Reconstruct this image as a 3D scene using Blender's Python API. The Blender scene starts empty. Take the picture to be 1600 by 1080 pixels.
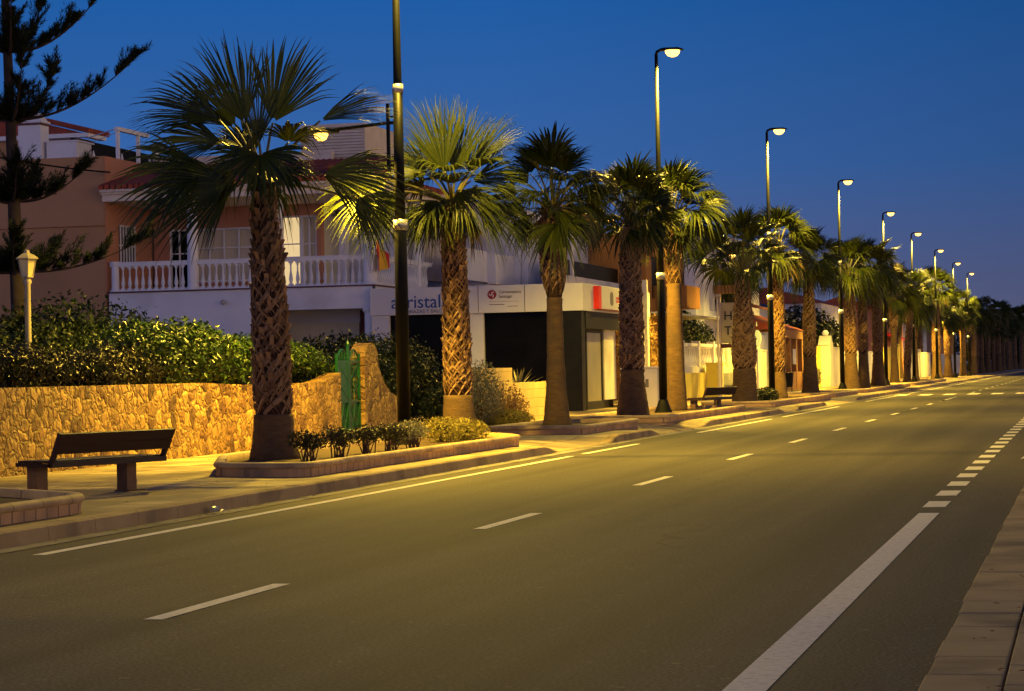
import bpy, bmesh, math, random
import numpy as np
from mathutils import Vector, Matrix
R = math.radians
scene = bpy.context.scene
col = scene.collection

# ------------------------------------------------------------------ camera
TH, PIT, ROLL = math.atan(900/3680), math.atan(41/3680), 0.02
cam_d = bpy.data.cameras.new('camera'); cam = bpy.data.objects.new('camera', cam_d); col.objects.link(cam)
cam_d.sensor_width = 36; cam_d.lens = 82.8; cam_d.clip_start = 0.1; cam_d.clip_end = 4000
fwd = Vector((-math.sin(TH)*math.cos(PIT), math.cos(TH)*math.cos(PIT), math.sin(PIT)))
r0 = Vector((math.cos(TH), math.sin(TH), 0)); u0 = r0.cross(fwd)
rr = math.cos(ROLL)*r0 - math.sin(ROLL)*u0; uu = math.sin(ROLL)*r0 + math.cos(ROLL)*u0
m = Matrix((rr, uu, -fwd)).transposed().to_4x4(); m.translation = (0, 0, 1.4)
cam.matrix_world = m
scene.camera = cam

# ------------------------------------------------------------------ sky, exposure
scene.view_settings.view_transform = 'Standard'; scene.view_settings.look = 'None'
scene.view_settings.exposure = 0; scene.view_settings.gamma = 1
scene.render.engine = 'CYCLES'
scene.cycles.max_bounces = 6; scene.cycles.transparent_max_bounces = 6
scene.cycles.sample_clamp_indirect = 4
scene.cycles.use_denoising = True
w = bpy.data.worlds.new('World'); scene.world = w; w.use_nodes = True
nt = w.node_tree; nt.nodes.clear()
def wn(t, **k):
    n = nt.nodes.new(t)
    for a, b in k.items(): setattr(n, a, b)
    return n
wo = wn('ShaderNodeOutputWorld'); bg = wn('ShaderNodeBackground'); nt.links.new(bg.outputs[0], wo.inputs[0])
tc = wn('ShaderNodeTexCoord'); sep = wn('ShaderNodeSeparateXYZ'); nt.links.new(tc.outputs['Generated'], sep.inputs[0])
ramp = wn('ShaderNodeValToRGB'); nt.links.new(sep.outputs['Z'], ramp.inputs[0])
el = ramp.color_ramp.elements
el[0].position = 0.0; el[0].color = (0.140, 0.145, 0.250, 1)
el[1].position = 1.0; el[1].color = (0.006, 0.03, 0.14, 1)
for p, c in ((0.035, (0.098, 0.125, 0.270, 1)), (0.085, (0.040, 0.125, 0.37, 1)), (0.16, (0.013, 0.105, 0.37, 1)), (0.35, (0.010, 0.05, 0.22, 1))):
    e = el.new(p); e.color = c
# the dusk sky is brighter to the left of the street's end and rosy behind the camera
dk = wn('ShaderNodeMapRange'); nt.links.new(sep.outputs['X'], dk.inputs['Value'])
for i, v in ((1, -0.24), (2, 0.05), (3, 1.0), (4, 0.62)): dk.inputs[i].default_value = v
mulc = wn('ShaderNodeMix', data_type='RGBA', blend_type='MULTIPLY'); mulc.inputs[0].default_value = 1
nt.links.new(ramp.outputs[0], mulc.inputs[6]); nt.links.new(dk.outputs[0], mulc.inputs[7])
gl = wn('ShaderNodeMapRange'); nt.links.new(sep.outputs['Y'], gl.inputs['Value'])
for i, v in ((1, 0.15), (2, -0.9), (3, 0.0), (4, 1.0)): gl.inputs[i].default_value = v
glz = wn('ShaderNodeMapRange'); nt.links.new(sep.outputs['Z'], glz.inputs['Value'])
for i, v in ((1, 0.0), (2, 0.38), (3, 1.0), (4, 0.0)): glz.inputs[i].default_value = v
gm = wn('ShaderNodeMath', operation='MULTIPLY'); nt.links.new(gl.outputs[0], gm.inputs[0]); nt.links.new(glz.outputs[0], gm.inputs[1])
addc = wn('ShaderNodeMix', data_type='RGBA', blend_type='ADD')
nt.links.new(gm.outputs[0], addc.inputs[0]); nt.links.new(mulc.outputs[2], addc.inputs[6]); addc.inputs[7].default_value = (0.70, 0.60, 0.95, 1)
# warm glow added low on the sky's right side to brighten kerbs and facades
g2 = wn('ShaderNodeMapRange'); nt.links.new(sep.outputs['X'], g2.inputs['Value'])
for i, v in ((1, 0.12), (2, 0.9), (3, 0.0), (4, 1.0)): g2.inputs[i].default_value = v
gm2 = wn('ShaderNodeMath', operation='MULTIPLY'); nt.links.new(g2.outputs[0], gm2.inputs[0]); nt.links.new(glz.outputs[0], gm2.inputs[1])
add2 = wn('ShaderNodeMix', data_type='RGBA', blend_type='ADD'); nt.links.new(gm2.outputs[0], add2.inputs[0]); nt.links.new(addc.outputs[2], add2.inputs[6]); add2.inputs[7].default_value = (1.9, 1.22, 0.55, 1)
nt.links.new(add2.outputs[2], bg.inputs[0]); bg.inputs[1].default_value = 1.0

# ------------------------------------------------------------------ materials
MT = {}
def mat(name, c1, c2=None, scale=3.0, rough=0.8, bump=0.0, bscale=None, metal=0.0, stretch=(1, 1, 1), island=False,
        trans=0.0, emit=None, es=0.0, detail=5, spec=0.35, c3=None, c3s=0.5):
    if name in MT: return MT[name]
    m = bpy.data.materials.new(name); m.use_nodes = True; t = m.node_tree; N = t.nodes; Lk = t.links
    b = N['Principled BSDF']; b.inputs['Roughness'].default_value = rough; b.inputs['Metallic'].default_value = metal
    b.inputs['Specular IOR Level'].default_value = spec
    c2 = c2 or c1
    tcn = N.new('ShaderNodeTexCoord'); mp = N.new('ShaderNodeMapping'); mp.inputs['Scale'].default_value = stretch
    Lk.new(tcn.outputs['Object'], mp.inputs[0])
    nz = N.new('ShaderNodeTexNoise'); nz.inputs['Scale'].default_value = scale; nz.inputs['Detail'].default_value = detail
    Lk.new(mp.outputs[0], nz.inputs[0])
    mr = N.new('ShaderNodeMapRange'); mr.inputs[1].default_value = .33; mr.inputs[2].default_value = .67
    if island:
        g = N.new('ShaderNodeNewGeometry'); Lk.new(g.outputs['Random Per Island'], mr.inputs[0]); mr.inputs[1].default_value = 0; mr.inputs[2].default_value = 1
    else: Lk.new(nz.outputs[0], mr.inputs[0])
    mx = N.new('ShaderNodeMix'); mx.data_type = 'RGBA'; Lk.new(mr.outputs[0], mx.inputs[0])
    mx.inputs[6].default_value = (*c1, 1); mx.inputs[7].default_value = (*c2, 1)
    out = mx.outputs[2]
    if c3:
        n2 = N.new('ShaderNodeTexNoise'); n2.inputs['Scale'].default_value = c3s; n2.inputs['Detail'].default_value = 6; Lk.new(tcn.outputs['Object'], n2.inputs[0])
        m2 = N.new('ShaderNodeMapRange'); m2.inputs[1].default_value = .48; m2.inputs[2].default_value = .72; Lk.new(n2.outputs[0], m2.inputs[0])
        x2 = N.new('ShaderNodeMix'); x2.data_type = 'RGBA'; Lk.new(m2.outputs[0], x2.inputs[0]); Lk.new(out, x2.inputs[6]); x2.inputs[7].default_value = (*c3, 1)
        out = x2.outputs[2]
    Lk.new(out, b.inputs['Base Color'])
    if bump:
        n3 = N.new('ShaderNodeTexNoise'); n3.inputs['Scale'].default_value = bscale or scale*6; n3.inputs['Detail'].default_value = 4
        Lk.new(mp.outputs[0], n3.inputs[0]); bp = N.new('ShaderNodeBump'); bp.inputs['Strength'].default_value = bump; bp.inputs['Distance'].default_value = .02
        Lk.new(n3.outputs[0], bp.inputs['Height']); Lk.new(bp.outputs[0], b.inputs['Normal'])
    if trans:
        tl = N.new('ShaderNodeBsdfTranslucent'); Lk.new(out, tl.inputs[0]); ms = N.new('ShaderNodeMixShader'); ms.inputs[0].default_value = trans
        Lk.new(b.outputs[0], ms.inputs[1]); Lk.new(tl.outputs[0], ms.inputs[2]); Lk.new(ms.outputs[0], N['Material Output'].inputs[0])
    if emit:
        b.inputs['Emission Color'].default_value = (*emit, 1); b.inputs['Emission Strength'].default_value = es
    MT[name] = m; return m

def brick_mat(name, c1, c2, mortar, bw, rh, axes, msize=.012, rough=.8, bump=.4, offset=.5, dirt=None, dscale=.7):
    """axes: which object axes give u and v of the brick pattern"""
    m = bpy.data.materials.new(name); m.use_nodes = True; t = m.node_tree; N = t.nodes; Lk = t.links; b = N['Principled BSDF']
    tcn = N.new('ShaderNodeTexCoord'); sp = N.new('ShaderNodeSeparateXYZ'); cb = N.new('ShaderNodeCombineXYZ'); Lk.new(tcn.outputs['Object'], sp.inputs[0])
    Lk.new(sp.outputs[axes[0]], cb.inputs[0]); Lk.new(sp.outputs[axes[1]], cb.inputs[1])
    br = N.new('ShaderNodeTexBrick'); Lk.new(cb.outputs[0], br.inputs[0]); br.offset = offset
    br.inputs['Color1'].default_value = (*c1, 1); br.inputs['Color2'].default_value = (*c2, 1); br.inputs['Mortar'].default_value = (*mortar, 1)
    br.inputs['Scale'].default_value = 1; br.inputs['Mortar Size'].default_value = msize; br.inputs['Brick Width'].default_value = bw; br.inputs['Row Height'].default_value = rh
    br.inputs['Mortar Smooth'].default_value = .3
    out = br.outputs[0]
    nz = N.new('ShaderNodeTexNoise'); nz.inputs['Scale'].default_value = dscale; nz.inputs['Detail'].default_value = 8; Lk.new(tcn.outputs['Object'], nz.inputs[0])
    mr = N.new('ShaderNodeMapRange'); mr.inputs[1].default_value = .4; mr.inputs[2].default_value = .7; Lk.new(nz.outputs[0], mr.inputs[0])
    mx = N.new('ShaderNodeMix'); mx.data_type = 'RGBA'; Lk.new(mr.outputs[0], mx.inputs[0]); Lk.new(out, mx.inputs[6]); mx.inputs[7].default_value = (*(dirt or mortar), 1)
    Lk.new(mx.outputs[2], b.inputs['Base Color']); b.inputs['Roughness'].default_value = rough
    n3 = N.new('ShaderNodeTexNoise'); n3.inputs['Scale'].default_value = 40; Lk.new(tcn.outputs['Object'], n3.inputs[0])
    ad = N.new('ShaderNodeMath'); ad.operation = 'MULTIPLY_ADD'; Lk.new(n3.outputs[0], ad.inputs[0]); ad.inputs[1].default_value = .35
    inv = N.new('ShaderNodeMath'); inv.operation = 'SUBTRACT'; inv.inputs[0].default_value = 1; Lk.new(br.outputs['Fac'], inv.inputs[1]); Lk.new(inv.outputs[0], ad.inputs[2])
    bp = N.new('ShaderNodeBump'); bp.inputs['Strength'].default_value = bump; bp.inputs['Distance'].default_value = .012; Lk.new(ad.outputs[0], bp.inputs['Height']); Lk.new(bp.outputs[0], b.inputs['Normal'])
    MT[name] = m; return m

def crazy_stone():
    m = bpy.data.materials.new('crazy_stone'); m.use_nodes = True; t = m.node_tree; N = t.nodes; Lk = t.links; b = N['Principled BSDF']
    tcn = N.new('ShaderNodeTexCoord'); mp = N.new('ShaderNodeMapping'); mp.inputs['Scale'].default_value = (1.5, 4.4, 4.6); Lk.new(tcn.outputs['Object'], mp.inputs[0])
    nz = N.new('ShaderNodeTexNoise'); nz.inputs['Scale'].default_value = 1.6; nz.inputs['Detail'].default_value = 3; Lk.new(mp.outputs[0], nz.inputs[0])
    mx = N.new('ShaderNodeMix'); mx.data_type = 'RGBA'; mx.blend_type = 'LINEAR_LIGHT'; mx.inputs[0].default_value = .5; Lk.new(mp.outputs[0], mx.inputs[6]); Lk.new(nz.outputs['Color'], mx.inputs[7])
    v1 = N.new('ShaderNodeTexVoronoi'); v1.feature = 'DISTANCE_TO_EDGE'; v1.inputs['Scale'].default_value = 1.0; Lk.new(mx.outputs[2], v1.inputs[0])
    v2 = N.new('ShaderNodeTexVoronoi'); v2.feature = 'F1'; v2.inputs['Scale'].default_value = 1.0; Lk.new(mx.outputs[2], v2.inputs[0])
    sp = N.new('ShaderNodeSeparateXYZ'); Lk.new(v2.outputs['Color'], sp.inputs[0])
    rp = N.new('ShaderNodeValToRGB'); e = rp.color_ramp.elements; e[0].color = (.07, .028, .008, 1); e[1].color = (.50, .30, .075, 1)
    for p, c in ((.10, (.17, .08, .022, 1)), (.30, (.30, .165, .04, 1)), (.7, (.38, .22, .055, 1))): q = e.new(p); q.color = c
    Lk.new(sp.outputs[0], rp.inputs[0])
    n4 = N.new('ShaderNodeTexNoise'); n4.inputs['Scale'].default_value = 9; n4.inputs['Detail'].default_value = 6; Lk.new(tcn.outputs['Object'], n4.inputs[0])
    m4 = N.new('ShaderNodeMix'); m4.data_type = 'RGBA'; m4.blend_type = 'MULTIPLY'; m4.inputs[0].default_value = .8
    r4 = N.new('ShaderNodeMapRange'); r4.inputs[1].default_value = .3; r4.inputs[2].default_value = .65; r4.inputs[3].default_value = .45; r4.inputs[4].default_value = 1.15; Lk.new(n4.outputs[0], r4.inputs[0])
    Lk.new(rp.outputs[0], m4.inputs[6]); Lk.new(r4.outputs[0], m4.inputs[7])
    mr = N.new('ShaderNodeMapRange'); mr.inputs[1].default_value = .02; mr.inputs[2].default_value = .07; Lk.new(v1.outputs['Distance'], mr.inputs[0])
    mm = N.new('ShaderNodeMix'); mm.data_type = 'RGBA'; Lk.new(mr.outputs[0], mm.inputs[0]); mm.inputs[6].default_value = (.22, .12, .035, 1); Lk.new(m4.outputs[2], mm.inputs[7])
    Lk.new(mm.outputs[2], b.inputs['Base Color']); b.inputs['Roughness'].default_value = .75
    hr = N.new('ShaderNodeMapRange'); hr.inputs[1].default_value = .0; hr.inputs[2].default_value = .16; Lk.new(v1.outputs['Distance'], hr.inputs[0])
    ha = N.new('ShaderNodeMath'); ha.operation = 'MULTIPLY_ADD'; Lk.new(sp.outputs[1], ha.inputs[0]); ha.inputs[1].default_value = .9; Lk.new(hr.outputs[0], ha.inputs[2])
    hb = N.new('ShaderNodeMath'); hb.operation = 'MULTIPLY_ADD'; Lk.new(n4.outputs[0], hb.inputs[0]); hb.inputs[1].default_value = 1.2; Lk.new(ha.outputs[0], hb.inputs[2])
    bp = N.new('ShaderNodeBump'); bp.inputs['Strength'].default_value = 1; bp.inputs['Distance'].default_value = .035; Lk.new(hb.outputs[0], bp.inputs['Height']); Lk.new(bp.outputs[0], b.inputs['Normal'])
    MT['crazy_stone'] = m; return m

def asphalt():
    m = bpy.data.materials.new('asphalt'); m.use_nodes = True; t = m.node_tree; N = t.nodes; Lk = t.links; b = N['Principled BSDF']
    tcn = N.new('ShaderNodeTexCoord')
    def noise(sc, st, det=6, dist=0):
        mp = N.new('ShaderNodeMapping'); mp.inputs['Scale'].default_value = st; Lk.new(tcn.outputs['Object'], mp.inputs[0])
        n = N.new('ShaderNodeTexNoise'); n.inputs['Scale'].default_value = sc; n.inputs['Detail'].default_value = det; n.inputs['Distortion'].default_value = dist; Lk.new(mp.outputs[0], n.inputs[0]); return n
    big = noise(.35, (1, .35, 1)); lanes = noise(1.0, (1.3, .03, 1), 3); fine = noise(45, (1, 1, 1), 3); mid = noise(3, (1, .5, 1), 6)
    def mr(src, a, bb, c, d):
        n = N.new('ShaderNodeMapRange'); Lk.new(src, n.inputs[0])
        for i, v in enumerate((a, bb, c, d)): n.inputs[i+1].default_value = v
        return n.outputs[0]
    a = mr(big.outputs[0], .3, .7, .86, 1.12); c = mr(lanes.outputs[0], .32, .68, .62, 1.28); d = mr(fine.outputs[0], .3, .7, .35, 1.7); e = mr(mid.outputs[0], .3, .7, .95, 1.05)
    def mul(x, y):
        n = N.new('ShaderNodeMath'); n.operation = 'MULTIPLY'; Lk.new(x, n.inputs[0]); Lk.new(y, n.inputs[1]); return n.outputs[0]
    v = mul(mul(mul(a, c), d), e)
    vor = N.new('ShaderNodeTexVoronoi'); vor.inputs['Scale'].default_value = 28; Lk.new(tcn.outputs['Object'], vor.inputs[0])
    chip = mr(vor.outputs['Color'], .90, .95, 1.0, 1.9); v = mul(v, chip)
    wr = N.new('ShaderNodeMix'); wr.data_type = 'RGBA'; wr.blend_type = 'LINEAR_LIGHT'; wr.inputs[0].default_value = .35; Lk.new(tcn.outputs['Object'], wr.inputs[6]); Lk.new(mid.outputs['Color'], wr.inputs[7])
    ck = N.new('ShaderNodeTexVoronoi'); ck.feature = 'DISTANCE_TO_EDGE'; ck.inputs['Scale'].default_value = .33; Lk.new(wr.outputs[2], ck.inputs[0])
    cl = mr(ck.outputs['Distance'], .0, .006, 1.0, .0); cm = mr(big.outputs[0], .50, .60, 0.0, .55)
    cc = mul(cl, cm); ci = N.new('ShaderNodeMath'); ci.operation = 'SUBTRACT'; ci.inputs[0].default_value = 1; Lk.new(cc, ci.inputs[1]); v = mul(v, ci.outputs[0])
    mx = N.new('ShaderNodeMix'); mx.data_type = 'RGBA'; mx.blend_type = 'MULTIPLY'; mx.inputs[0].default_value = 1; mx.inputs[6].default_value = (.070, .060, .046, 1); Lk.new(v, mx.inputs[7])
    Lk.new(mx.outputs[2], b.inputs['Base Color'])
    b.inputs['Roughness'].default_value = .8; b.inputs['Specular IOR Level'].default_value = .25
    bp = N.new('ShaderNodeBump'); bp.inputs['Strength'].default_value = .55; bp.inputs['Distance'].default_value = .01; Lk.new(fine.outputs[0], bp.inputs['Height']); Lk.new(bp.outputs[0], b.inputs['Normal'])
    MT['asphalt'] = m; return m

asphalt(); crazy_stone()
mat('ground', (.08, .06, .04), (.12, .09, .06), 1, .95)
mat('kerb_stone', (.34, .25, .115), (.43, .32, .15), 2.2, .85, .3, 30, c3=(.15, .11, .06), c3s=1.3)
mat('gutter', (.20, .18, .15), (.29, .26, .21), 1.5, .85, .3, 30, c3=(.09, .08, .065), c3s=1.0)
brick_mat('pavers', (.50, .39, .19), (.15, .105, .055), (.11, .08, .05), .6, .6, ('X', 'Y'), .02, offset=0, dirt=(.20, .15, .09), dscale=.9)
brick_mat('pavers_near', (.40, .30, .15), (.32, .24, .12), (.06, .05, .04), .62, 1.2, ('Y', 'X'), .012, bump=.7, dirt=(.13, .11, .085), dscale=1.6)
brick_mat('planter_brick', (.50, .31, .15), (.40, .24, .12), (.16, .11, .07), .24, .3, ('Y', 'Z'), .016, bump=.6, offset=.5, dirt=(.22, .15, .10), dscale=2)
brick_mat('ochre_block', (.48, .36, .16), (.42, .31, .13), (.24, .17, .08), 1.1, .235, ('Y', 'Z'), .010, bump=.5, offset=.35, dirt=(.34, .24, .11), dscale=1.3)
brick_mat('coping', (.52, .38, .19), (.44, .31, .15), (.09, .06, .035), .62, 60, ('Y', 'X'), .012, rough=.75, bump=.5, dirt=(.26, .18, .10), dscale=2.5)
mat('soil', (.05, .033, .02), (.085, .055, .032), 8, 1, .8, 40)
mat('paint_white', (.76, .72, .60), (.82, .78, .66), 9, .75, .2, 60, c3=(.52, .49, .40), c3s=22)
mat('black_metal', (.0025, .003, .003), (.004, .0045, .005), 8, .5, spec=.12)
mat('steel', (.38, .38, .37), (.48, .48, .46), 8, .4, metal=.6)
mat('white_plaster', (.68, .67, .68), (.75, .73, .74), .8, .9, .15, 25, c3=(.50, .49, .50), c3s=.5)
mat('white_paint', (.72, .71, .70), (.78, .76, .75), 3, .6)
mat('cream_stone', (.62, .52, .40), (.70, .60, .48), 3, .8)
mat('tan_plaster', (.48, .26, .12), (.44, .235, .11), .9, .9, .2, 20, c3=(.38, .20, .09), c3s=.4)
mat('salmon_plaster', (.52, .24, .14), (.47, .21, .12), .9, .9, .2, 20)
mat('orange_plaster', (.58, .26, .05), (.52, .23, .045), .9, .9, .2, 20, c3=(.42, .19, .05), c3s=.6)
mat('roof_tile', (.36, .07, .035), (.24, .055, .03), 6, .8, .4, 20)
mat('dark_red_trim', (.14, .035, .03), (.10, .03, .025), 4, .7)
mat('dark_glass', (.002, .002, .002), (.004, .004, .004), 2, .35, spec=.05)
mat('curtain', (.55, .47, .32), (.66, .58, .42), 9, .9, stretch=(8, 8, .3))
mat('lit_curtain', (.60, .50, .32), (.70, .60, .42), 7, .9, stretch=(8, 8, .3), emit=(1, .74, .34), es=.7)
mat('dark_frame', (.006, .006, .005), (.01, .0095, .008), 3, .5, spec=.15)
mat('fascia_panel', (.56, .55, .54), (.60, .59, .57), .7, .55, spec=.4)
mat('sign_blue', (.012, .06, .22), rough=.5); mat('sign_red', (.75, .03, .015), rough=.45); mat('sign_maroon', (.22, .012, .02), rough=.5); mat('sign_grey', (.16, .14, .135), rough=.5)
mat('sign_pink', (.62, .22, .22), rough=.5)
mat('sign_cream', (.62, .55, .26), (.56, .49, .22), 3, .5); mat('letter_black', (.012, .012, .012), rough=.6)
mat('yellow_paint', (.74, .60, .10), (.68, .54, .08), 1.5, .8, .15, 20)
mat('pale_wall', (.66, .62, .50), (.72, .67, .55), 1.0, .85, .15, 20, c3=(.50, .46, .37), c3s=.7)
mat('green_metal', (.004, .085, .025), (.006, .06, .018), 5, .35, spec=.5)
mat('wood_dark', (.022, .010, .006), (.038, .016, .009), 4, .55, .4, 30, stretch=(1, .15, 1))
mat('bench_concrete', (.13, .075, .04), (.17, .10, .055), 5, .8, .3, 30)
mat('orange_wood', (.42, .20, .06), (.34, .15, .045), 3, .7, .2, 20)
mat('trunk_smooth', (.115, .070, .034), (.075, .045, .022), 5, .95, .7, 22, stretch=(1, 1, 3), c3=(.06, .04, .028), c3s=2.5)
mat('trunk_core', (.022, .011, .006), (.045, .022, .011), 8, .95, .6, 25)
mat('boot', (.085, .042, .020), (.27, .165, .085), 3, .7, .4, 30, island=True)
mat('palm_leaf', (.007, .014, .001), (.054, .066, .005), 2, .45, island=True, trans=.14, spec=.22)
mat('palm_leaf_dry', (.13, .085, .035), (.22, .15, .06), 2, .7, island=True, trans=.15)
mat('petiole', (.085, .095, .025), (.14, .11, .03), 3, .5)
mat('leaf_hedge', (.004, .016, .001), (.036, .068, .003), 3, .36, island=True, trans=.06, spec=.35)
mat('leaf_dark', (.004, .009, .003), (.016, .027, .008), 3, .45, island=True, trans=.06, spec=.25)
mat('leaf_olive', (.006, .008, .001), (.032, .033, .004), 3, .42, island=True, trans=.05, spec=.3)
mat('leaf_grey', (.10, .105, .07), (.22, .21, .14), 3, .6, island=True, trans=.15)
mat('leaf_dry', (.20, .11, .04), (.34, .21, .08), 3, .8, island=True, trans=.15)
mat('grass_yellow', (.16, .15, .03), (.28, .22, .05), 3, .7, island=True, trans=.25)
mat('leaf_shade_core', (.006, .009, .004), (.010, .013, .006), 6, 1, spec=0)
mat('twig', (.06, .038, .022), (.10, .06, .035), 6, .9)
mat('pine_needle', (.010, .016, .006), (.024, .032, .010), 3, .7, island=True, trans=.05, spec=.2)
mat('pine_bark', (.05, .032, .024), (.03, .02, .015), 6, .95, .6, 25)
mat('lantern_cream', (.34, .30, .20), (.30, .26, .17), 3, .5, spec=.5)
mat('lantern_glass', (.66, .56, .30), (.60, .50, .26), 3, .25)
mat('flag_red', (.62, .015, .01), rough=.8); mat('flag_yellow', (.75, .42, .02), rough=.8)
mat('terracotta', (.35, .10, .045), (.28, .08, .035), 5, .85)
mat('litter_white', (.7, .68, .62), rough=.4)
mat('net_dark', (.01, .01, .012), rough=.9)
LC = (1.0, .665, .075)
mat('lens_high', (1, .8, .4), emit=(1, .56, .10), es=4.5)
mat('lens_low', (1, .9, .6), emit=(1, .50, .06), es=5)

# ------------------------------------------------------------------ helpers
def tag(o, label=None, cat=None, group=None, kind=None):
    if label: o['label'] = label
    if cat: o['category'] = cat
    if group: o['group'] = group
    if kind: o['kind'] = kind
    return o
def empty(name, loc, label, cat, group=None, rz=0):
    o = bpy.data.objects.new(name, None); col.objects.link(o); o.location = loc; o.rotation_euler = (0, 0, rz); o.empty_display_size = .2
    return tag(o, label, cat, group)
def copy_tree(o, parent=None):
    c = o.copy(); col.objects.link(c); c.parent = parent
    for ch in list(o.children): copy_tree(ch, c)
    return c
class MB:
    def __init__(s): s.v = []; s.f = []; s.n = 0
    def add(s, vs, fs):
        vs = np.asarray(vs, float); s.v.append(vs); s.f += [tuple(i+s.n for i in f) for f in fs]; s.n += len(vs); return s
    def box(s, x0, x1, y0, y1, z0, z1):
        x0, x1 = sorted((x0, x1)); y0, y1 = sorted((y0, y1)); z0, z1 = sorted((z0, z1))
        v = [(x, y, z) for z in (z0, z1) for y in (y0, y1) for x in (x0, x1)]
        return s.add(v, [(0, 2, 3, 1), (4, 5, 7, 6), (0, 1, 5, 4), (2, 6, 7, 3), (0, 4, 6, 2), (1, 3, 7, 5)])
    def bar(s, a, b, wd, th=None, up=(0, 0, 1)):
        a, b = Vector(a), Vector(b); d = (b-a).normalized(); th = th or wd
        x = d.cross(Vector(up))
        if x.length < 1e-3: x = d.cross(Vector((1, 0, 0)))
        x.normalize(); y = x.cross(d)
        v = [p + x*i*wd/2 + y*j*th/2 for p in (a, b) for i, j in ((-1, -1), (1, -1), (1, 1), (-1, 1))]
        return s.add([tuple(q) for q in v], [(3, 2, 1, 0), (4, 5, 6, 7), (0, 1, 5, 4), (1, 2, 6, 5), (2, 3, 7, 6), (3, 0, 4, 7)])
    def tube(s, pts, rad, n=8, cap=True):
        pts = [Vector(p) for p in pts]; k = len(pts)
        if not hasattr(rad, '__len__'): rad = [rad]*k
        vs = []; prev = None
        for i, p in enumerate(pts):
            d = (pts[min(i+1, k-1)]-pts[max(i-1, 0)]).normalized()
            if prev is None: x = d.orthogonal().normalized()
            else:
                x = prev - d*prev.dot(d); x.normalize()
            prev = x; y = d.cross(x)
            for j in range(n):
                a = 2*math.pi*j/n; vs.append(tuple(p + (x*math.cos(a)+y*math.sin(a))*rad[i]))
        fs = [(i*n+j, i*n+(j+1) % n, (i+1)*n+(j+1) % n, (i+1)*n+j) for i in range(k-1) for j in range(n)]
        if cap: fs += [tuple(range(n))[::-1], tuple((k-1)*n+j for j in range(n))]
        return s.add(vs, fs)
    def lathe(s, prof, c=(0, 0, 0), n=12, jit=0, rnd=None):
        vs = []
        for z, r in prof:
            for j in range(n):
                a = 2*math.pi*j/n; q = r*(1+(rnd.uniform(-jit, jit) if jit else 0)); vs.append((c[0]+q*math.cos(a), c[1]+q*math.sin(a), c[2]+z))
        k = len(prof)
        fs = [(i*n+j, i*n+(j+1) % n, (i+1)*n+(j+1) % n, (i+1)*n+j) for i in range(k-1) for j in range(n)]
        fs += [tuple(range(n))[::-1], tuple((k-1)*n+j for j in range(n))]
        return s.add(vs, fs)
    def prism(s, poly, axis, a, b):
        """poly: 2D points (counter-clockwise) in the plane perpendicular to axis, extruded from a to b"""
        def P(p, t): return {'x': (t, p[0], p[1]), 'y': (p[0], t, p[1]), 'z': (p[0], p[1], t)}[axis]
        n = len(poly); v = [P(p, a) for p in poly]+[P(p, b) for p in poly]
        return s.add(v, [tuple(range(n))[::-1], tuple(range(n, 2*n))]+[(i, (i+1) % n, n+(i+1) % n, n+i) for i in range(n)])
    def build(s, name, material, parent=None, smooth=False, bevel=0, loc=None, recalc=True):
        me = bpy.data.meshes.new(name)
        V = np.concatenate(s.v) if s.v else np.zeros((0, 3))
        me.from_pydata([], [], []) if not len(V) else me.from_pydata(V.tolist(), [], s.f)
        if recalc and len(s.f) < 60000:
            bm = bmesh.new(); bm.from_mesh(me); bmesh.ops.recalc_face_normals(bm, faces=bm.faces); bm.to_mesh(me); bm.free()
        me.materials.append(MT[material] if isinstance(material, str) else material)
        if smooth: me.polygons.foreach_set('use_smooth', [True]*len(me.polygons))
        o = bpy.data.objects.new(name, me); col.objects.link(o)
        if parent: o.parent = parent
        if loc: o.location = loc
        if bevel:
            bv = o.modifiers.new('bevel', 'BEVEL'); bv.width = bevel; bv.segments = 2; bv.limit_method = 'ANGLE'
        return o
def thing_at(name, mb, material, label, cat, group=None, **k):
    return tag(mb.build(name, material, **k), label, cat, group)

def facade(mb, axis, const, u0, u1, z0, z1, th, openings, arch=()):
    """wall panel with real openings; axis 'x': lies in plane x=const (u is y); 'y': plane y=const (u is x). th: thickness (signed)."""
    us = sorted({u0, u1, *[o[0] for o in openings], *[o[1] for o in openings]}); zs = sorted({z0, z1, *[o[2] for o in openings], *[o[3] for o in openings]})
    for i in range(len(us)-1):
        run = None
        for j in range(len(zs)-1):
            uc, zc = (us[i]+us[i+1])/2, (zs[j]+zs[j+1])/2
            solid = u0 <= uc <= u1 and z0 <= zc <= z1 and not any(o[0] < uc < o[1] and o[2] < zc < o[3] for o in openings)
            if solid: run = (run[0], zs[j+1]) if run else (zs[j], zs[j+1])
            if run and (not solid or j == len(zs)-2):
                if axis == 'x': mb.box(const, const+th, us[i], us[i+1], *run)
                else: mb.box(us[i], us[i+1], const, const+th, *run)
                run = None
    for k in arch:
        o = openings[k]; c = (o[0]+o[1])/2; r = (o[1]-o[0])/2; n = 8
        for sg in (-1, 1):
            pts = [(c+sg*r, o[3])]+[(c+sg*r*math.cos(a), o[3]-r+r*math.sin(a)) for a in [math.pi/2*q/n for q in range(n+1)]]
            mb.prism([(p[0], p[1]) for p in pts], axis, const+.002*(1 if th > 0 else -1), const+th*.98)
    return mb

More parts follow.
